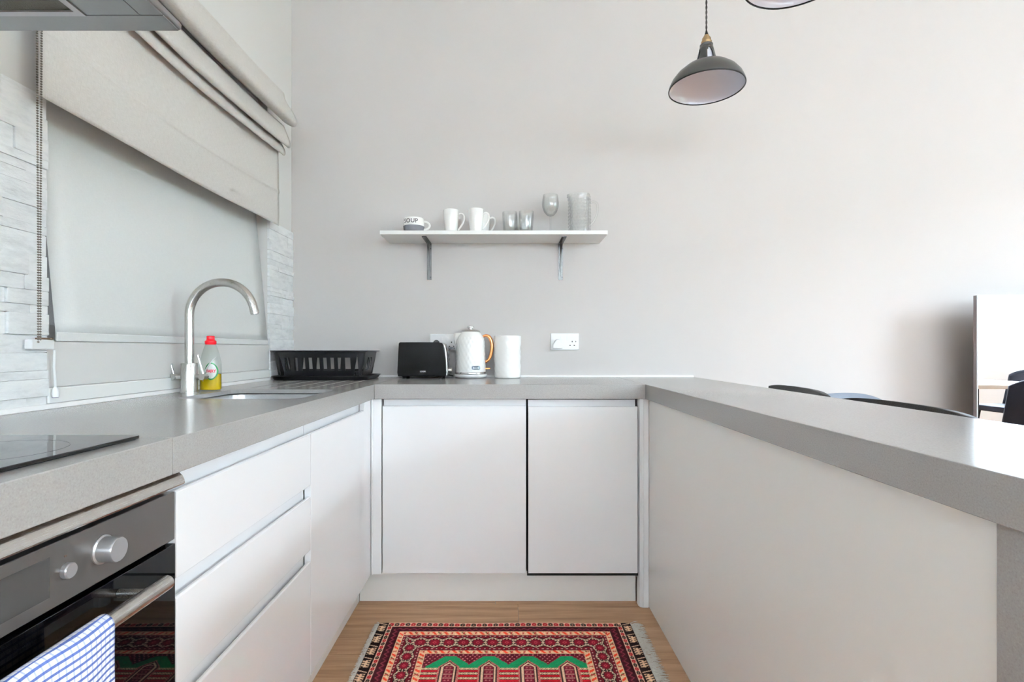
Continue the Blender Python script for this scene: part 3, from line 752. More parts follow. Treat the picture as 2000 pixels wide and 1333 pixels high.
for fx in (RX0+0.05, RX1-0.05):
    for fy in (RYa+0.03, RYb-0.03):
        put('foot', MB().lathe([(0.008, 0.0001), (0.009, 0.003)], (fx, fy, ZW), 12), 'black_plastic', dr)
inset = lambda z: 0.028*(RZ1-z)/(RZ1-RZ0)
def side(p0, p1, nslots, name, s0, s1, bar=0.26):
    # wall from p0 to p1 (top line) leaning inward, with vertical slots between s0 and s1 (fractions)
    p0 = Vector(p0); p1 = Vector(p1); ax = (p1-p0); L = ax.length; ax.normalize(); inn = Vector((-ax.y, ax.x, 0))
    m = MB()
    def quad(a, b, z0, z1):
        pts = []
        for th in (0, 0.0025):
            for (s, z) in ((a, z0), (b, z0), (b, z1), (a, z1)):
                ss = max(inset(z)*0.9 if s < 0.02 else 0, min(L-(inset(z)*0.9 if s > L-0.02 else 0), s))
                q = p0+ax*ss+inn*(inset(z)*0.8+th); pts.append((q.x, q.y, z))
        m.add(pts, [(0, 1, 2, 3), (7, 6, 5, 4), (0, 4, 5, 1), (1, 5, 6, 2), (2, 6, 7, 3), (3, 7, 4, 0)])
    a, b = L*s0, L*s1; zl, zh = RZ0+0.022, RZ1-0.03
    quad(0, L, RZ0, zl); quad(0, L, zh, RZ1)
    quad(0, a, zl, zh); quad(b, L, zl, zh)
    pitch = (b-a)/nslots
    for i in range(nslots-1): quad(a+pitch*(i+1)-pitch*bar, a+pitch*(i+1)+pitch*bar, zl, zh)
    return put(name, m, 'black_plastic', dr)
r_ = 0.03
side((RX0+r_, RYa, 0), (RX1-r_, RYa, 0), 9, 'slotted_side', 0.08, 0.9)
side((RX1-r_, RYb, 0), (RX0+r_, RYb, 0), 5, 'slotted_side', 0.06, 0.94, 0.06)
side((RX1, RYa+r_, 0), (RX1, RYb-r_, 0), 3, 'slotted_side', 0.3, 0.7)
side((RX0, RYb-r_, 0), (RX0, RYa+r_, 0), 3, 'slotted_side', 0.3, 0.7)
for cx, cy, a0 in ((RX1-r_, RYa+r_, -PI/2), (RX1-r_, RYb-r_, 0), (RX0+r_, RYb-r_, PI/2), (RX0+r_, RYa+r_, PI)):
    m = MB(); vs = []
    for th in (0, 0.0025):
        for z in (RZ0, RZ1):
            for k in range(9):
                a = a0-0.12+(PI/2+0.24)*k/8; rr = r_-inset(z)*0.75-th; vs.append((cx+rr*math.cos(a), cy+rr*math.sin(a), z))
    fs = [(k, k+1, 9+k+1, 9+k) for k in range(8)]+[(18+9+k, 18+9+k+1, 18+k+1, 18+k) for k in range(8)]+[(9+k, 9+k+1, 27+k+1, 27+k) for k in range(8)]
    put('corner', m.add(vs, fs), 'black_plastic', dr, smooth=50)
vs, fs, n = loft([ring(RX0-0.004, RX1+0.004, RYa-0.004, RYb+0.004, r_, RZ1-0.003), ring(RX0-0.014, RX1+0.014, RYa-0.014, RYb+0.012, r_+.008, RZ1),
                  ring(RX0-0.014, RX1+0.014, RYa-0.014, RYb+0.012, r_+.008, RZ1+0.003), ring(RX0+0.004, RX1-0.004, RYa+0.004, RYb-0.004, r_-.004, RZ1+0.003), ring(RX0+0.003, RX1-0.003, RYa+0.003, RYb-0.003, r_-.004, RZ1-0.003)])
put('rim', MB().add(vs, fs), 'black_plastic', dr, smooth=40)
for i in range(10):
    xx = RX0+0.05+i*(RX1-RX0-0.1)/9; put('plate_rib', B(xx-0.002, xx+0.002, RYa+0.03, RYb-0.03, RZ0, RZ0+0.014), 'black_plastic', dr)
put('floor_grid', B(RX0+0.03, RX1-0.03, RYa+0.028, RYb-0.028, RZ0-0.003, RZ0), 'black_plastic', dr)

# ------------------------------------------------------------------ toaster
to = thing('toaster', 'black two-slice toaster with steel end on the back worktop', 'toaster', (-0.41, 2.61, ZW))
tx0, tx1, ty0, ty1 = -0.527, -0.288, 2.532, 2.674
def tsect(x0, x1): return [(x0+0.004, ZW+0.012), (x1-0.004, ZW+0.012), (x1, ZW+0.03), (x1-0.004, ZW+0.10), (x1-0.010, ZW+0.150), (x1-0.014, ZW+0.165), (x1-0.024, ZW+0.175), (x1-0.04, ZW+0.178), (x0+0.012, ZW+0.178), (x0+0.007, ZW+0.172), (x0, ZW+0.03)]
sh = put('shell', MB().prism(tsect(tx0, tx1), 'y', ty0, ty1), 'black_gloss', to, bevel=0.003, seg=3)
put('end_cap', MB().prism([(tx1-0.006, ZW+0.014), (tx1+0.004, ZW+0.018), (tx1+0.003, ZW+0.06), (tx1-0.002, ZW+0.13), (tx1-0.008, ZW+0.160), (tx1-0.016, ZW+0.172), (tx1-0.02, ZW+0.172)], 'y', ty0+0.014, ty1-0.014), 'steel', to, bevel=0.002)
put('lever', MB().prism([(tx1+0.002, ZW+0.143), (tx1+0.03, ZW+0.145), (tx1+0.032, ZW+0.149), (tx1+0.03, ZW+0.153), (tx1+0.002, ZW+0.156)], 'y', 2.585, 2.635), 'black_plastic', to, bevel=0.0015)
put('lever_slot', B(tx1-0.001, tx1+0.0055, 2.606, 2.614, ZW+0.045, ZW+0.14), 'black_plastic', to)
put('dial', MB().tube([(tx1+0.003, 2.61, ZW+0.04), (tx1+0.018, 2.61, ZW+0.04)], 0.014, 20), 'steel', to, smooth=30)
for sy in (2.585, 2.637): put('bread_slot', B(tx0+0.035, tx1-0.05, sy-0.012, sy+0.012, ZW+0.1775, ZW+0.1787), 'black_gap', to)
for fx in (tx0+0.03, tx1-0.03):
    for fy in (ty0+0.025, ty1-0.025): put('foot', MB().lathe([(0.009, 0.0001), (0.011, 0.0125)], (fx, fy, ZW), 14), 'black_plastic', to)
t = text_mesh('LOGIK', 0.0095, 0.0003, 0.0002); put('logo', MB().add([(p[0]-0.402, ty0-0.0004-p[2], ZW+0.036+p[1]) for p in t.v], t.f), 'silver_ink', to)

# ------------------------------------------------------------------ kettle
KX, KY = -0.177, 2.622
kt = thing('kettle', 'white diamond-textured kettle with copper handle and steel lid', 'kettle', (KX, KY, ZW))
put('power_base', MB().lathe([(0.066, 0.0005), (0.078, 0.006), (0.0835, 0.014), (0.0825, 0.0185), (0.077, 0.021)], (KX, KY, ZW), 56), 'plastic_w', kt, smooth=50)
put('steel_band', MB().lathe([(0.0785, 0.0212), (0.0795, 0.024), (0.079, 0.0305), (0.077, 0.032)], (KX, KY, ZW), 56), 'chrome', kt, smooth=50)
kp = [(0.0765, 0.0322)]
for k in range(1, 61):
    z = 0.0322+(0.232-0.0322)*k/60
    r = 0.0765-0.0035*(z/0.17) if z < 0.17 else 0.073-0.028*((z-0.17)/0.062)**2.1
    kp.append((r, z))
def diamond(a, z, j):
    if z < 0.04 or z > 0.205: return 0
    u = a*22/(2*PI); v = z/0.020
    p = abs(((u+v/2) % 1)-0.5)+abs(((u-v/2) % 1)-0.5)
    return 0.0022*(p-0.5)
put('body', MB().lathe(kp, (KX, KY, ZW), 176, diamond), 'ceramic', kt, smooth=22)
# spout on the left
m = MB(); rows = []
for z, w_, out in ((0.16, 0.010, 0.002), (0.18, 0.018, 0.010), (0.20, 0.024, 0.020), (0.222, 0.028, 0.030), (0.226, 0.027, 0.030)):
    rb_ = 0.0765-0.0035*(z/0.17) if z < 0.17 else 0.073-0.028*((z-0.17)/0.062)**2.1
    rows.append([(KX-rb_*0.75, KY-w_, ZW+z), (KX-rb_-out*0.55, KY-w_*0.7, ZW+z), (KX-rb_-out, KY, ZW+z), (KX-rb_-out*0.55, KY+w_*0.7, ZW+z), (KX-rb_*0.75, KY+w_, ZW+z)])
vs = [p for r in rows for p in r]; fs = [(j*5+i, j*5+i+1, (j+1)*5+i+1, (j+1)*5+i) for j in range(4) for i in range(4)]+[(4, 3, 2, 1, 0), (20, 21, 22, 23, 24)]
put('spout', MB().add(vs, fs), 'ceramic', kt, smooth=40)
ld = put('lid', MB().lathe([(0.0455, 0.231), (0.049, 0.233), (0.047, 0.2375), (0.036, 0.242), (0.018, 0.2445)], (KX, KY, ZW), 40), 'steel', kt, smooth=50)
put('lid_knob', MB().lathe([(0.010, 0.244), (0.010, 0.248), (0.0175, 0.251), (0.0185, 0.255), (0.016, 0.259), (0.006, 0.261)], (KX, KY, ZW), 30), 'chrome', ld, smooth=50)
hp = spl([(KX+0.058, ZW+0.207), (KX+0.078, ZW+0.212), (KX+0.096, ZW+0.203), (KX+0.107, ZW+0.170), (KX+0.105, ZW+0.130), (KX+0.093, ZW+0.095), (KX+0.072, ZW+0.078)], 6)
put('handle', MB().tube([(p[0], KY, p[1]) for p in hp], [0.0062+0.003*math.sin(PI*i/(len(hp)-1)) for i in range(len(hp))], 14, up=(0, 1, 0)), 'copper', kt, smooth=50)
put('switch', MB().prism([(KX+0.074, ZW+0.043), (KX+0.098, ZW+0.045), (KX+0.100, ZW+0.048), (KX+0.098, ZW+0.051), (KX+0.074, ZW+0.051)], 'y', KY-0.008, KY+0.008), 'copper', kt, bevel=0.0015)
def on_kettle(u, v, out): 
    a = -PI/2+u/0.0765+0.42; r = 0.0765+out; return (KX+r*math.cos(a), KY+r*math.sin(a), ZW+v)
def plate(u0, u1, v0, v1, rad, out, name, mat, par):
    pts = rounded(u0, u1, v0, v1, rad, 4); n = len(pts); m = MB()
    cu, cv = (u0+u1)/2, (v0+v1)/2; vs = []
    for s in (0.0, 0.35, 0.7, 1.0): vs += [on_kettle(cu+(p[0]-cu)*s, cv+(p[1]-cv)*s, out) for p in pts]
    vs += [on_kettle(p[0], p[1], 0) for p in pts]
    m.add(vs, [(j*n+i, j*n+(i+1) % n, (j+1)*n+(i+1) % n, (j+1)*n+i) for j in range(4) for i in range(n)])
    return put(name, m, mat, par)
bd = plate(-0.022, 0.022, 0.0435, 0.0615, 0.005, 0.0022, 'badge', 'badge', kt)
t = text_mesh('Breville', 0.0100, 0.0002, 0.0002); put('badge_lettering', MB().add([on_kettle(p[0], 0.0525+p[1], 0.0026+p[2]) for p in t.v], t.f), 'silver_ink', bd)

# ------------------------------------------------------------------ ceramic canister
def crumple(a, z, j):
    return 0.0006*math.sin(3*a+z*40)+0.0005*math.sin(7*a-z*95+1)+0.0005*math.sin(13*a+z*170)
CX, CY = 0.0085, 2.622
cn = thing('utensil_pot', 'plain white crumpled ceramic pot standing right of the kettle', 'pot', (CX, CY, ZW))
put('pot_wall', MB().lathe([(0.060, 0.0005), (0.0655, 0.004)]+[(0.0662+0.002*k/24, 0.006+0.203*k/24) for k in range(25)]+[(0.066, 0.2115), (0.0632, 0.209), (0.062, 0.012), (0.055, 0.008)], (CX, CY, ZW), 72, crumple), 'ceramic', cn, smooth=40)

# ------------------------------------------------------------------ wall sockets
def socket(name, x0, zc, label, plugs):
    s = thing(name, label, 'socket', (x0+0.073, YB, zc-0.043))
    pl = put('plate', B(x0, x0+0.146, YB-0.0095, YB-0.0004, zc-0.043, zc+0.043), 'plastic_w', s, bevel=0.002)
    for gx in (x0+0.035, x0+0.111):
        put('switch', B(gx+ (0.018 if gx < x0+0.07 else -0.03), gx+(0.03 if gx < x0+0.07 else -0.018), YB-0.0125, YB-0.0096, zc+0.008, zc+0.028), 'plastic_w', pl, bevel=0.001)
        for dx, dz, w_, h_ in ((0, 0.0, 0.003, 0.0065), (-0.011, -0.020, 0.0055, 0.0032), (0.011, -0.020, 0.0055, 0.0032)):
            put('slot', B(gx+dx-w_/2-.0006, gx+dx+w_/2+.0006, YB-0.0098, YB-0.0095, zc+dz-h_/2-.0005, zc+dz+h_/2+.0005), 'black_gap', pl)
    put('indicator', B(x0+0.128, x0+0.132, YB-0.0099, YB-0.0095, zc-0.003, zc+0.003), 'dark_ink', pl)
    return s
socket('wall_socket', 0.232, 1.104, 'white double wall socket right of the pot with a plug in', 1)
socket('wall_socket', -0.392, 1.100, 'white double wall socket partly hidden behind toaster and kettle', 1)
def plug(x, z, mat, label):
    p = thing('plug', label, 'plug', (x, YB-0.01, z))
    put('plug_body', MB().prism([(x-0.026, z-0.022), (x+0.026, z-0.022), (x+0.026, z-0.002), (x+0.014, z+0.018), (x+0.006, z+0.026), (x-0.006, z+0.026), (x-0.014, z+0.018), (x-0.026, z-0.002)], 'y', YB-0.034, YB-0.0128), mat, p, bevel=0.004)
    return p
plug(0.267, 1.090, 'plastic_w', 'white plug pushed into the left side of the wall socket')
pb = plug(-0.357, 1.086, 'black_plastic', 'black plug in the socket behind the toaster')
put('cable', MB().tube([(-0.357, YB-0.03, 1.066), (-0.352, YB-0.026, 1.02), (-0.335, YB-0.018, 0.96), (-0.30, YB-0.016, ZW+0.012), (-0.27, YB-0.02, ZW+0.006)], 0.003, 8), 'black_plastic', pb, smooth=True)

# ------------------------------------------------------------------ wall shelf
ZS0, ZS1 = 1.613, 1.6315
sf = thing('wall_shelf', 'white wooden wall shelf on two dark steel brackets', 'shelf', (-0.058, 2.6, ZS0))
put('board', B(-0.602, 0.486, 2.493, YB-0.001, ZS0, ZS1), 'white_paint', sf, bevel=0.001)
for bx_ in (-0.397, 0.284):
    br = put('bracket', B(bx_-0.0115, bx_+0.0115, YB-0.004, YB-0.0006, 1.424, ZS0-0.0035), 'bracket', sf)
    put('bracket_arm', B(bx_-0.0115, bx_+0.0115, 2.535, YB-0.0006, ZS0-0.0035, ZS0-0.0005), 'bracket', br)
    m = MB(); rib = spl([(2.545, ZS0-0.004), (2.60, ZS0-0.009), (2.66, ZS0-0.020), (YB-0.024, ZS0-0.045), (YB-0.014, 1.52), (YB-0.008, 1.47), (YB-0.004, 1.435)], 4)
    vs = []
    for p in rib:
        corner = (min(p[0]+0.0, YB-0.004), ZS0-0.0036)
        vs += [(bx_-0.0035, p[0], p[1]), (bx_+0.0035, p[0], p[1])]
    k = len(rib); edge = [(q[0], q[1]) for q in rib]
    poly = [(YB-0.0042, ZS0-0.0036)]+edge
    put('rib', MB().prism([(p[0], p[1]) for p in poly], 'x', bx_-0.003, bx_+0.003), 'bracket', br)
    for zz in (1.437, 1.585): put('screw', MB().tube([(bx_+0.0072, YB-0.0042, zz), (bx_+0.0072, YB-0.0062, zz)], 0.0034, 10), 'leg_black', br)

# soup mug
def handle(c, r0, z0, z1, out, rad, ang, seg=18):
    pts = []
    for k in range(seg+1):
        a = -PI/2+PI*k/seg; rr = r0+out*math.cos(a); zz = (z0+z1)/2+(z1-z0)/2*math.sin(a)
        pts.append((c[0]+rr*math.cos(ang), c[1]+rr*math.sin(ang), c[2]+zz))
    return MB().tube(pts, rad, 10)
SXm, SYm = -0.452, 2.565
sm = thing('soup_mug', 'wide white soup mug with grey lower half on the shelf end', 'mug', (SXm, SYm, ZS1))
put('mug_body', MB().lathe([(0.0515, 0.034), (0.0525, 0.05), (0.0505, 0.068), (0.0485, 0.073), (0.046, 0.072), (0.049, 0.05), (0.047, 0.02), (0.03, 0.008)], (SXm, SYm, ZS1), 48), 'ceramic', sm, smooth=50)
put('grey_foot', MB().lathe([(0.036, 0.0005), (0.042, 0.003), (0.049, 0.015), (0.0515, 0.0338), (0.046, 0.0338), (0.03, 0.006)], (SXm, SYm, ZS1), 48), 'grey_glaze', sm, smooth=50)
put('handle', handle((SXm, SYm, ZS1), 0.049, 0.020, 0.060, 0.028, 0.0055, 0.05), 'ceramic', sm, smooth=50)
t = text_mesh('SOUP', 0.030, 0.0002, 0.0004, 1.05)
def wrap(c, r, p, a0, z): a = a0+p[0]/r; return (c[0]+(r+0.0004+p[2])*math.cos(a), c[1]+(r+0.0004+p[2])*math.sin(a), c[2]+z+p[1])
put('lettering', MB().add([wrap((SXm, SYm, ZS1), 0.0524, (p[0]*0.95, p[1]*0.95, p[2]), -PI/2-0.15, 0.0525) for p in t.v], t.f), 'dark_ink', sm)

# tall mugs
mp_ = [(0.026, 0.0005), (0.0285, 0.003), (0.031, 0.02), (0.0345, 0.05), (0.0372, 0.085), (0.0385, 0.112), (0.0375, 0.1135), (0.036, 0.111), (0.0345, 0.08), (0.031, 0.04), (0.025, 0.01)]
mg = None
for (x_, y_, ang, lab) in ((-0.268, 2.56, 0.15, 'tall white mug nearest the soup mug on the shelf'), (-0.146, 2.545, 0.1, 'tall white mug at the front beside the glass tumblers'), (-0.118, 2.640, 0.0, 'white mug half hidden behind the other tall mug')):
    mg = thing('mug', lab, 'mug', (x_, y_, ZS1), 'tall white mugs on the shelf')
    put('mug_body', MB().lathe(mp_, (x_, y_, ZS1), 44), 'ceramic', mg, smooth=50)
    pts = spl([(0.035, 0.094), (0.050, 0.099), (0.062, 0.090), (0.063, 0.070), (0.054, 0.046), (0.040, 0.026), (0.032, 0.018)], 4)
    put('handle', MB().tube([(x_+p[0]*math.cos(ang), y_+p[0]*math.sin(ang), ZS1+p[1]) for p in pts], 0.0047, 10, up=(0, 1, 0)), 'ceramic', mg, smooth=50)

# tumblers
tu = [(0.026, 0.0005), (0.029, 0.003), (0.0325, 0.03), (0.0352, 0.07), (0.0362, 0.103), (0.0355, 0.104), (0.0345, 0.103), (0.0333, 0.07), (0.030, 0.03), (0.026, 0.012), (0.01, 0.011)]
for (x_, y_, lab) in ((0.019, 2.56, 'clear glass tumbler next to the white mugs'), (0.100, 2.545, 'clear glass tumbler in front, nearest the wine glass'), (0.086, 2.645, 'clear glass tumbler at the back of the shelf by the wall')):
    tag(put('tumbler', MB().lathe(tu, (x_, y_, ZS1), 40, lambda a, z, j: 0.0006*math.cos(12*a) if 1 < j < 5 else 0), 'glass', smooth=50), lab, 'glass', 'clear tumblers on the shelf')
wg = thing('wine_glass', 'clear stemmed wine glass standing on the shelf', 'glass', (0.222, 2.60, ZS1))
put('bowl', MB().lathe([(0.004, 0.094), (0.016, 0.098), (0.032, 0.115), (0.041, 0.14), (0.042, 0.16), (0.037, 0.20), (0.0363, 0.2005), (0.0358, 0.2), (0.0408, 0.16), (0.0398, 0.14), (0.031, 0.1165), (0.016, 0.1005), (0.002, 0.0985)], (0.222, 2.60, ZS1), 44), 'glass', wg, smooth=60)
put('stem', MB().lathe([(0.033, 0.0005), (0.0335, 0.0015), (0.02, 0.004), (0.006, 0.009), (0.0036, 0.02), (0.0034, 0.06), (0.004, 0.085), (0.0045, 0.0935)], (0.222, 2.60, ZS1), 32), 'glass', wg, smooth=60)
jg = thing('glass_jug', 'tall hobnail glass jug with handle at the shelf end', 'jug', (0.366, 2.595, ZS1))
JX, JY = 0.366, 2.595
def hob(a, z, j):
    sp_ = 0.012*max(0, (z-0.165)/0.035)*max(0, math.cos(a-PI))**8 if z > 0.165 else 0
    if z > 0.19 or z < 0.012: return sp_
    u = a*20/(2*PI); v = z/0.0165; r = int(math.floor(v)); fu = ((u+0.5*(r % 2)) % 1)-0.5; fv = v-r-0.5
    return sp_+0.0042*max(0, 1-(fu*fu+fv*fv)*5)
jp = [(0.046, 0.0005), (0.050, 0.003)]+[(0.0515+0.0015*math.sin(PI*k/56), 0.005+0.19*k/56) for k in range(57)]+[(0.0515, 0.199)]
nb = len(jp)
jp2 = jp+[(0.0495, 0.1995), (0.048, 0.195), (0.047, 0.15), (0.0465, 0.06), (0.045, 0.014), (0.03, 0.011)]
def hob2(a, z, j): return hob(a, z, j) if j < nb else (0.011*max(0, (z-0.165)/0.035)*max(0, math.cos(a-PI))**8 if z > 0.165 else 0)
put('jug_body', MB().lathe(jp2, (JX, JY, ZS1), 120, hob2), 'glass_jug', jg, smooth=40)
pts = spl([(0.051, 0.158), (0.068, 0.166), (0.084, 0.160), (0.090, 0.140), (0.086, 0.105), (0.072, 0.07), (0.0535, 0.050)], 5)
put('handle', MB().tube([(JX+p[0], JY, ZS1+p[1]) for p in pts], 0.0055, 12, up=(0, 1, 0)), 'glass', jg, smooth=60)

# ------------------------------------------------------------------ pendant lamps
def pendant(x_, y_, z_, lab):
    p = thing('pendant_lamp', lab, 'pendant lamp', (x_, y_, z_), 'industrial pendant lamps over the peninsula')
    r = 0.1385
    dome = [(r, 0.0), (r+0.0012, 0.002), (r-0.001, 0.012), (r-0.010, 0.032), (r-0.028, 0.055), (r-0.055, 0.077), (r-0.085, 0.090), (0.040, 0.0945)]
    sh = put('shade', MB().lathe(dome, (x_, y_, z_), 64, caps=False), 'lamp_out', p, smooth=50)
    put('shade_lining', MB().lathe([(q[0]-0.002, q[1]-0.0006) for q in dome][1:]+[(0.02, 0.0935)], (x_, y_, z_), 64, caps=False), 'lamp_in', sh, smooth=60)
    put('rim', MB().lathe([(r-0.002, -0.0018), (r+0.0015, -0.0018), (r+0.0018, 0.0014), (r-0.002, 0.0014), (r-0.002, -0.0018)], (x_, y_, z_), 64, caps=False), 'leg_black', sh, smooth=60)
    # neck with cut-outs
    m = MB(); seg = 48
    def nr(t): return 0.040-0.0165*t**0.8
    zs = [0, .06, .25, .45, .66, .8, 1.0]; vs = []; fs = []
    for t_ in zs:
        for i in range(seg):
            a = 2*PI*i/seg; vs.append((x_+nr(t_)*math.cos(a), y_+nr(t_)*math.sin(a), z_+0.0945+0.062*t_))
    for j in range(len(zs)-1):
        for i in range(seg):
            if 1 <= j <= 4 and (((i-34) % 12) < 5 if j < 4 else 1 <= ((i-34) % 12) < 4): continue
            k = (i+1) % seg; fs.append((j*seg+i, j*seg+k, (j+1)*seg+k, (j+1)*seg+i))
    put('neck', m.add(vs, fs), 'lamp_out', p, smooth=50, solid=0.0022)
    put('inner_cone', MB().lathe([(0.033, 0.096), (0.020, 0.15)], (x_, y_, z_), 32), 'lamp_in', p, smooth=60)
    put('collar', MB().lathe([(0.0238, 0.1566), (0.0242, 0.159), (0.0242, 0.1655), (0.021, 0.168)], (x_, y_, z_), 32), 'lamp_out', p, smooth=40)
    put('lamp_holder', MB().lathe([(0.019, 0.1682), (0.0195, 0.178), (0.017, 0.181), (0.0165, 0.190), (0.012, 0.196), (0.0085, 0.203)], (x_, y_, z_), 28), 'brass', p, smooth=40)
    put('cord_grip', MB().lathe([(0.0075, 0.2032), (0.0065, 0.208), (0.0035, 0.218)], (x_, y_, z_), 16), 'black_plastic', p, smooth=40)
    co = MB()
    for ph in (0, PI):
        n = 240; co.tube([(x_+0.0017*math.cos(ph+k*0.75), y_+0.0017*math.sin(ph+k*0.75), z_+0.217+(ZCEIL-0.03-z_-0.217)*k/n) for k in range(n+1)], 0.0021, 6)
    put('twisted_cord', co, 'cord', p, smooth=True)
    put('ceiling_rose', MB().lathe([(0.012, -0.032), (0.045, -0.022), (0.05, -0.001)], (x_, y_, ZCEIL), 32), 'lamp_out', p, smooth=40)
pendant(0.770, 2.005, 2.067, 'grey industrial pendant lamp hanging lower in view over the peninsula')
pendant(0.787, 1.400, 2.067, 'grey industrial pendant lamp cut off by the top of the picture')

# ------------------------------------------------------------------ bar stools, chairs, table, mirror
def bar_stool(x_, y_, rz, lab):
    s = thing('bar_stool', lab, 'stool', (0, 0, 0), 'black bar stools along the peninsula')
    put('seat', MB().prism(rounded(-0.15, 0.19, -0.20, 0.20, 0.06), 'z', 0.60, 0.665), 'leather', s, bevel=0.015, seg=3)
    m = MB(); n = 20
    def fn(a, b):
        yy = -0.245+0.49*a; x0 = 0.213-0.022*(2*a-1)**2
        return (x0+0.02*(b-0.5), yy, 0.70+0.212*b-0.012*(2*a-1)**4)
    bk = MB().grid(24, 6, fn); put('backrest', bk, 'leather', s, smooth=60, solid=0.032)
    for sy in (-1, 1):
        put('back_post', MB().tube([(0.17, sy*0.17, 0.62), (0.235, sy*0.19, 0.70), (0.236, sy*0.195, 0.80)], 0.009, 10), 'chrome', s, smooth=True)
        put('back_cap', MB().tube([(0.178, sy*0.244, 0.865), (0.178, sy*0.249, 0.865)], 0.012, 14), 'chrome', s, smooth=True)
        for sx in (-1, 1):
            put('leg', MB().tube([(sx*0.15, sy*0.15, 0.602), (sx*0.17, sy*0.20, 0.0)], 0.0105, 10), 'chrome', s, smooth=True)
    for a, b in (((-0.178, -0.185, 0.2), (0.178, -0.185, 0.2)), ((0.178, -0.185, 0.2), (0.178, 0.185, 0.2)), ((0.178, 0.185, 0.2), (-0.178, 0.185, 0.2)), ((-0.178, 0.185, 0.2), (-0.178, -0.185, 0.2))):
        put('foot_rail', MB().tube([a, b], 0.008, 10), 'chrome', s, smooth=True)
    s.location = (x_, y_, 0); s.rotation_euler = (0, 0, rz); return s
st = bar_stool(0.952, 2.10, -0.125, 'black padded bar stool at the peninsula, the one nearer the back wall')
dup(st, (0.905, 1.475, 0), -0.033, 'black padded bar stool at the peninsula, the one nearer the camera')

def chair(name, lab, mat, x_, y_, rz, zt, wd, legmat='leg_black', group=None):
    s = thing(name, lab, 'chair', (0, 0, 0), group)
    put('seat', MB().prism(rounded(-wd/2, wd/2, -0.22, 0.22, 0.07), 'z', 0.42, 0.48), mat, s, bevel=0.015, seg=3)
    def fn(a, b):
        u = 2*a-1; top = zt-0.06*abs(u)**3.0; z = 0.47+(top-0.47)*b
        return (u*wd/2*(1-0.06*b), 0.20+0.06*b-0.05*u*u, z)
    put('backrest', MB().grid(24, 10, fn), mat, s, smooth=60, solid=0.03)
    for sx in (-1, 1):
        for sy in (-1, 1):
            put('leg', MB().tube([(sx*(wd/2-0.06), sy*0.16, 0.425), (sx*(wd/2-0.03), sy*0.21, 0.0)], [0.016, 0.011], 10), legmat, s, smooth=True)
    s.location = (x_, y_, 0); s.rotation_euler = (0, 0, rz); return s
chair('dining_chair', 'blue-grey rounded chair behind the bar stools near the back wall', 'greyfab', 1.595, 2.21, 0.0, 0.857, 0.42)
c_ = chair('dining_chair', 'navy dining chair at the end of the table, back towards the mirror', 'navy', 3.98, 0.98, 0.25, 0.85, 0.46, group='navy dining chairs')
dup(c_, (5.22, -0.42, 0), -PI/2, 'navy dining chair between the table and the street window')
dup(c_, (4.55, -1.12, 0), PI, 'navy dining chair at the far end of the dining table')
dup(c_, (3.85, -0.1, 0), PI/2, 'navy dining chair on the kitchen side of the dining table')
dup(c_, (5.22, 0.25, 0), -PI/2, 'navy dining chair by the street window, nearer the mirror')
tb = thing('dining_table', 'pale wood dining table seen in the mirror', 'table', (4.55, -0.2, 0))
put('tabletop', B(4.1, 5.0, -0.8, 0.4, 0.715, 0.75), 'wood_table', tb, bevel=0.004)
for sx in (4.16, 4.94):
    for sy in (-0.74, 0.34): put('leg', B(sx-0.03, sx+0.03, sy-0.03, sy+0.03, 0.0, 0.7145), 'leg_black', tb, bevel=0.003)

MY = 2.496; MX0 = 2.252
mr = thing('mirror', 'tall mirror with a thin grey edge standing near the back wall', 'mirror', (MX0+0.45, MY, 0))
put('backing', B(MX0, MX0+0.9, MY+0.003, MY+0.020, 0.06, 1.322), 'mirror_frame', mr)
put('mirror_glass', B(MX0+0.004, MX0+0.896, MY, MY+0.0028, 0.064, 1.318), 'mirror', mr)
m = MB(); m.box(MX0, MX0+0.0038, MY-0.001, MY+0.0028, 0.06, 1.322); put('edge_strip', m, 'silver_ink', mr)
put('edge_strip', B(MX0+0.8962, MX0+0.9, MY-0.001, MY+0.0028, 0.06, 1.322), 'silver_ink', mr)
put('edge_strip', B(MX0+0.004, MX0+0.896, MY-0.001, MY+0.0028, 1.3182, 1.322), 'silver_ink', mr)
for sx in (MX0+0.12, MX0+0.78):
    put('foot', B(sx-0.02, sx+0.02, MY-0.10, MY+0.18, 0.0, 0.06), 'leg_black', mr, bevel=0.004)

# curtains at the street window
def curtain(y0, y1, lab):
    c = thing('curtain', lab, 'curtain', (XR-0.1, (y0+y1)/2, 0.05), 'sheer curtains at the street window')
    put('drape', MB().grid(90, 8, lambda a, b: (XR-0.10+0.022*math.sin(a*58)*(0.6+0.4*(1-b)), y0+(y1-y0)*a, 0.05+3.05*b)), 'sheer', c, smooth=70, solid=0.001)
    put('heading', B(XR-0.125, XR-0.075, y0, y1, 3.09, 3.11), 'sheer', c)
curtain(WR[0]-0.3, WR[0]+0.10, 'white sheer curtain at the side of the street window away from the kitchen')
curtain(WR[1]-0.10, WR[1]+0.3, 'white sheer curtain at the kitchen side of the street window')

tag(put('sky_block_wall', B(-1.75, -1.55, -3, 7, -0.5, 11), 'brick_dark'), 'added dark wall blocking sky light outside the kitchen window', 'wall')  # unseen, added to keep bright sky from leaking round the blind
tag(put('rear_sky_dimmer', B(-9, 11, -8.3, -8, -0.4, 8.5), 'facade'), 'added tall pale wall dimming sky light outside the rear fill window', 'wall')  # unseen, added to cut direct sky so the rear fill stays dim
tag(put('bounce_paving', B(-9, 11, -8, YF-T-0.01, -0.5, -0.06), 'paving'), 'added pale paving bouncing light up into the rear fill window', 'bounce_paving')  # unseen, added to reflect daylight up through the rear opening
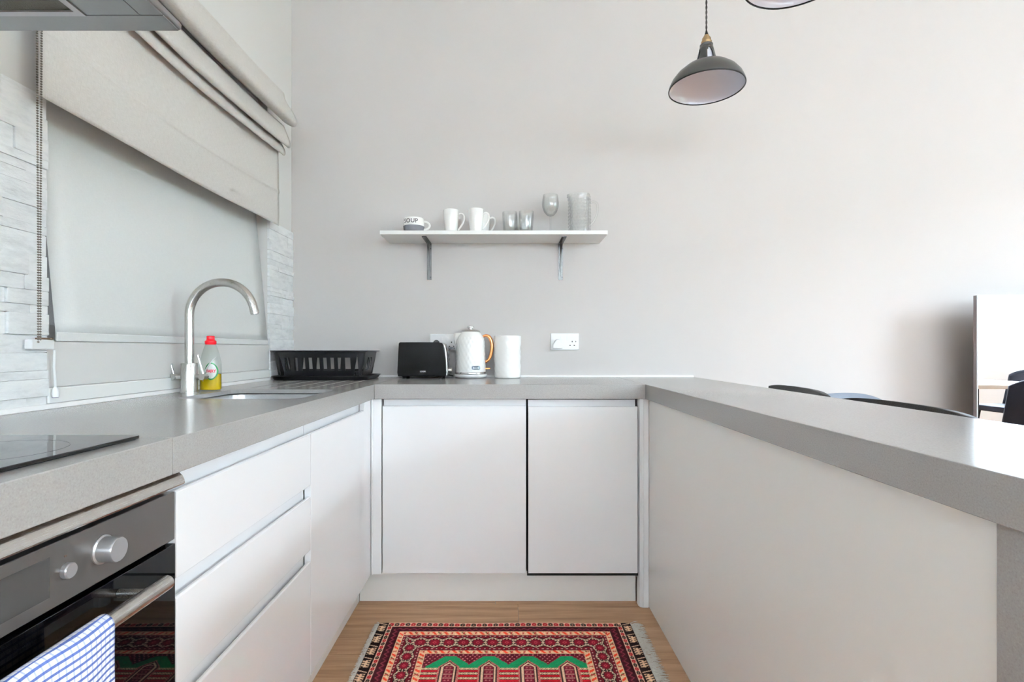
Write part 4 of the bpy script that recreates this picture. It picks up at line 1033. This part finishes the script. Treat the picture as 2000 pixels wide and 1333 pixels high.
# street outside the right window
tag(put('street_ground', B(XR+T+0.01, 30, -25, 25, -0.5, -0.4), 'asphalt'), 'grey street surface outside the window', 'street')
th = thing('townhouse', 'white stucco townhouse across the street', 'building', (15, 0, -0.4))
put('wall', B(14.0, 16, -16, 16, -0.4, 4.7), 'facade', th)
put('cornice', B(13.8, 14.0, -16, 16, 2.95, 3.15), 'facade', th)
for z0 in (0.8, 3.3):
    for k in range(-6, 7):
        yy = k*2.3-0.5
        wdw = put('window_frame', B(13.93, 13.999, yy-0.55, yy+0.55, z0, z0+1.5), 'facade', th)
        put('pane', B(13.91, 13.929, yy-0.45, yy+0.45, z0+0.1, z0+1.4), 'pane_dark', wdw)
m = MB(); rnd = random.Random(5)
def hedge_fn(a, b):
    ang = PI*b; return (12.2-0.7*math.cos(ang)*0+0.6*math.cos(ang)+0.08*rnd.random(), -7+16*a, -0.4+1.7*math.sin(ang)**0.5+0.15*rnd.random()*math.sin(ang))
tag(put('hedge', MB().grid(120, 16, hedge_fn), 'hedge', smooth=60), 'clipped green hedge in front of the townhouse', 'hedge')

# ------------------------------------------------------------------ rug
def rug():
    X0, X1, Y1, Y0 = -0.4905, 0.4825, 2.019, 1.24
    st = 0.0025; nx = int((X1-X0)/st)+1; ny = int((Y1-Y0)/st)+1
    xs = np.linspace(X0, X1, nx); ys = np.linspace(Y0, Y1, ny); Xg, Yg = np.meshgrid(xs, ys, indexing='ij')
    Xm = (Xg-X0)*1000; W = (X1-X0)*1000; V = (Y1-Yg)*1000; H = (Y1-Y0)*1000
    dX = np.minimum(Xm, W-Xm); Vn = np.minimum(V, H-V)
    eX = np.interp(dX, [0, 40, 60, 93, 114, 187, 212, 600], [-38, 2, 37, 65, 92, 187, 211, 599])
    e = np.minimum(eX, Vn); horiz = Vn <= eX; s = np.where(horiz, Xm, V+9)
    k = lambda r, g, b: np.array([r, g, b], float)
    out = np.zeros(Xg.shape+(3,)); out[:] = k(70, 12, 22)
    def setc(mask, c): out[mask] = c
    fr = lambda a, p: (a/p) % 1.0
    # dotted maroon
    band = (e >= 92) & (e < 187)
    setc(band, k(74, 12, 24))
    for c0 in (99, 179):
        dd = np.hypot((fr(s, 17)-0.5)*17, e-c0); setc(band & (dd < 3.4), k(206, 150, 140)); setc(band & (np.abs(e-c0) < 7) & (dd >= 3.4) & (fr(s+8.5, 17) > 0.3) & (fr(s+8.5, 17) < 0.7), k(112, 14, 30))
    fl_ = (e >= 107) & (e < 171); setc(fl_, k(40, 18, 18))
    pu = (fr(s, 52)-0.5)*52; pv = e-139; th_ = np.arctan2(pv, pu); rr = np.hypot(pu, pv)
    setc(fl_ & (np.abs(np.abs(pu)*0.55+np.abs(pv)*0.95-29) < 2.2), k(196, 178, 148))
    setc(fl_ & (np.abs(pu) > 23.6) & (np.abs(pv) < 12), k(188, 172, 140)); setc(fl_ & (np.abs(pu) > 25) & (np.abs(pv) < 12), k(36, 48, 36))
    setc(fl_ & (np.abs(pv) > 27) & (np.abs(pu) > 12), k(120, 14, 26))
    setc(fl_ & (rr < 19+3*np.cos(8*th_)), k(122, 14, 32))
    setc(fl_ & (np.abs(rr-23.5) < 2.6) & (np.cos(12*th_) > 0.35), k(214, 190, 160))
    setc(fl_ & (rr < 7), k(176, 60, 70)); setc(fl_ & (rr < 3), k(110, 14, 30))
    # cream guard stripes
    for a, b in ((65, 92), (187, 211)):
        g = (e >= a) & (e < b); mid = (a+b)/2; t = (e-mid)/((b-a)/2)
        setc(g, k(222, 182, 144))
        f = fr(s-t*9, 44); setc(g & (f < 0.26) & (np.abs(t) < 0.72), k(222, 66, 36))
        f2 = fr(s-t*9+22, 88); setc(g & (f2 < 0.09) & (np.abs(t) < 0.7), k(70, 92, 46))
        f3 = fr(s+t*6, 44); setc(g & (np.abs(f3-0.62) < 0.05) & (np.abs(t) < .6), k(170, 40, 40)); setc(g & (np.abs(fr(s-t*6, 44)-0.62) < 0.04) & (np.abs(t) < .6), k(190, 60, 46))
        setc(g & (np.abs(t) > 0.88), k(96, 12, 22))
    # dark zigzag
    g = (e >= 37) & (e < 65); setc(g, k(52, 14, 20)); zz = np.abs(fr(s, 26)-0.5)*2
    setc(g & (np.abs(e-51-(zz-0.5)*11) < 1.9), k(128, 52, 60)); setc(g & (np.abs(e-51-(zz-0.5)*11-5) < 1.2), k(92, 16, 38))
    # squares
    g = (e >= 2) & (e < 37); setc(g, k(220, 176, 152)); f = fr(s, 42); hw = (e-19.5)/17.5
    for c0, col in ((0.25, k(164, 24, 34)), (0.75, k(38, 44, 34))):
        dd = np.hypot((f-c0)*42/9.2, hw*17.5/12.0); setc(g & (dd < 1+0.12*np.cos(6*np.arctan2(hw, f-c0))), col)
        setc(g & (dd < 0.3), k(190, 120, 100))
    setc(g & (np.abs(hw) > 0.88), k(44, 14, 16))
    # end band with bracket figures
    g = (dX < 40) & (dX >= 0); setc(g, k(34, 18, 18)); t = dX/40; f = fr(V, 74)*74
    setc(g & (np.abs(f-6-t*14) < 2.2) & (t > .12) & (t < .9), k(214, 178, 150))
    fig = (f > 24) & (f < 66) & (t > .16) & (t < .86); u = (f-45)/21
    setc(g & fig & (np.abs(u) < 0.95) & ((fr(f-t*16, 12) < 0.52) | (np.abs(t-.5) < .11)), k(222, 184, 150))
    setc(g & ((dX < 2.5) | (dX > 37.5)), k(22, 14, 14))
    # field
    fld = e >= 211; setc(fld, k(84, 12, 26))
    yy = V-211; cs = np.array([-0.1895, -0.057, 0.0755, 0.208]); dx = np.min(np.abs(Xg[..., None]-cs), axis=-1)*1000
    dots = (np.hypot((fr(Xm+8*(np.floor(yy/11) % 2), 16)-0.5)*16, (fr(yy, 11)-0.5)*11) < 2.4)
    setc(fld & dots & (yy < 70), k(204, 120, 120))
    top = 12+np.maximum(0, dx-16)*50/50
    top = np.floor(top/4)*4
    inside = (Xg > -0.267) & (Xg < 0.283)
    setc(fld & inside & (yy > top-4) & (yy <= top), k(120, 14, 44))
    setc(fld & inside & (yy > top) & (yy < 79), k(20, 128, 78))
    stz = fld & (yy >= 79); p = fr(yy-79, 25)
    setc(stz, k(52, 16, 20)); setc(stz & (p < .42), k(214, 186, 148)); setc(stz & (p < .42) & (fr(Xm+yy*1.2, 9) < 0.22), k(96, 40, 34)); setc(stz & (p > .5) & (p < .92), k(176, 18, 30))
    wv = np.clip((yy-36)*34/36, 0, 35); ar = fld & (yy > 36) & (dx < wv); de = wv-dx
    de = np.minimum(de, 35-dx) if False else de
    setc(ar, k(110, 18, 36)); setc(ar & (de < 6), k(206, 122, 110)); setc(ar & (de < 6) & (fr(yy+dx, 7) < .35), k(120, 16, 34))
    setc(ar & (de >= 6) & (de < 11), k(34, 22, 20)); setc(ar & (de >= 11) & (de < 18), k(220, 184, 152)); setc(ar & (de >= 18) & (de < 20.5), k(40, 18, 20))
    inn = ar & (de >= 20.5); setc(inn & (fr(yy, 22) < .12), k(216, 170, 150)); setc(inn & (np.hypot(dx-6, (fr(yy, 22)-.55)*22) < 3), k(190, 110, 110))
    out[(e > -39) & (Vn < 2)] = k(34, 18, 18)
    rs = np.random.RandomState(3); out *= (0.90+0.2*rs.rand(*Xg.shape))[..., None]
    c = np.clip(out/255, 0, 1); c = np.where(c <= 0.04045, c/12.92, ((c+0.055)/1.055)**2.4)
    zed = 0.0075+0.0006*rs.rand(*Xg.shape)
    edge = np.minimum(np.minimum(Xm, W-Xm), np.minimum(V, H-V)); zed = np.where(edge < 3, 0.003, zed)
    yw = Yg+0.0022*np.sin(Xg*13)*(V < 60)
    root = thing('rug', 'red patterned woven rug with green niches and pale fringes on the floor', 'rug', (0, (Y0+Y1)/2, 0))
    verts = np.stack([Xg, yw-(Y0+Y1)/2, zed], -1).reshape(-1, 3)
    idx = np.arange(nx*ny).reshape(nx, ny); q = np.stack([idx[:-1, :-1], idx[1:, :-1], idx[1:, 1:], idx[:-1, 1:]], -1).reshape(-1, 4)
    me = bpy.data.meshes.new('pile'); me.vertices.add(len(verts)); me.vertices.foreach_set('co', verts.ravel())
    me.loops.add(q.size); me.loops.foreach_set('vertex_index', q.ravel().astype(np.int32)); me.polygons.add(len(q))
    me.polygons.foreach_set('loop_start', np.arange(0, q.size, 4, dtype=np.int32)); me.update(calc_edges=True); me.validate()
    at = me.color_attributes.new('pile', 'FLOAT_COLOR', 'POINT'); at.data.foreach_set('color', np.concatenate([c.reshape(-1, 3), np.ones((nx*ny, 1))], 1).ravel().astype(np.float32))
    me.materials.append(MAT['rug']); o = bpy.data.objects.new('pile', me); COL.objects.link(o); o.parent = root
    put('backing', B(X0+0.001, X1-0.001, Y0+0.001, Y1-0.0035, 0.0006, 0.003), 'fringe', root)
    for side, xe, ln in ((-1, X0, 0.017), (1, X1, 0.043)):
        m = MB(); rnd = random.Random(9); n = 620
        for i in range(n):
            yy0 = Y0+(Y1-Y0)*(i+rnd.random())/n; L = ln*rnd.uniform(0.7, 1.15); an = rnd.gauss(0, 0.32); z1 = rnd.uniform(0.0012, 0.006)
            p0 = Vector((xe-side*0.002, yy0, 0.004)); p2 = p0+Vector((side*L*math.cos(an), L*math.sin(an), 0)); p2.z = z1
            p1 = (p0+p2)/2+Vector((0, rnd.gauss(0, 0.003), rnd.uniform(0, 0.003)))
            m.tube([p0, p1, p2], [0.0011, 0.001, 0.0006], 4, caps=False)
        f_ = put('fringe', m, 'fringe', root); f_['kind'] = 'stuff'
rug()
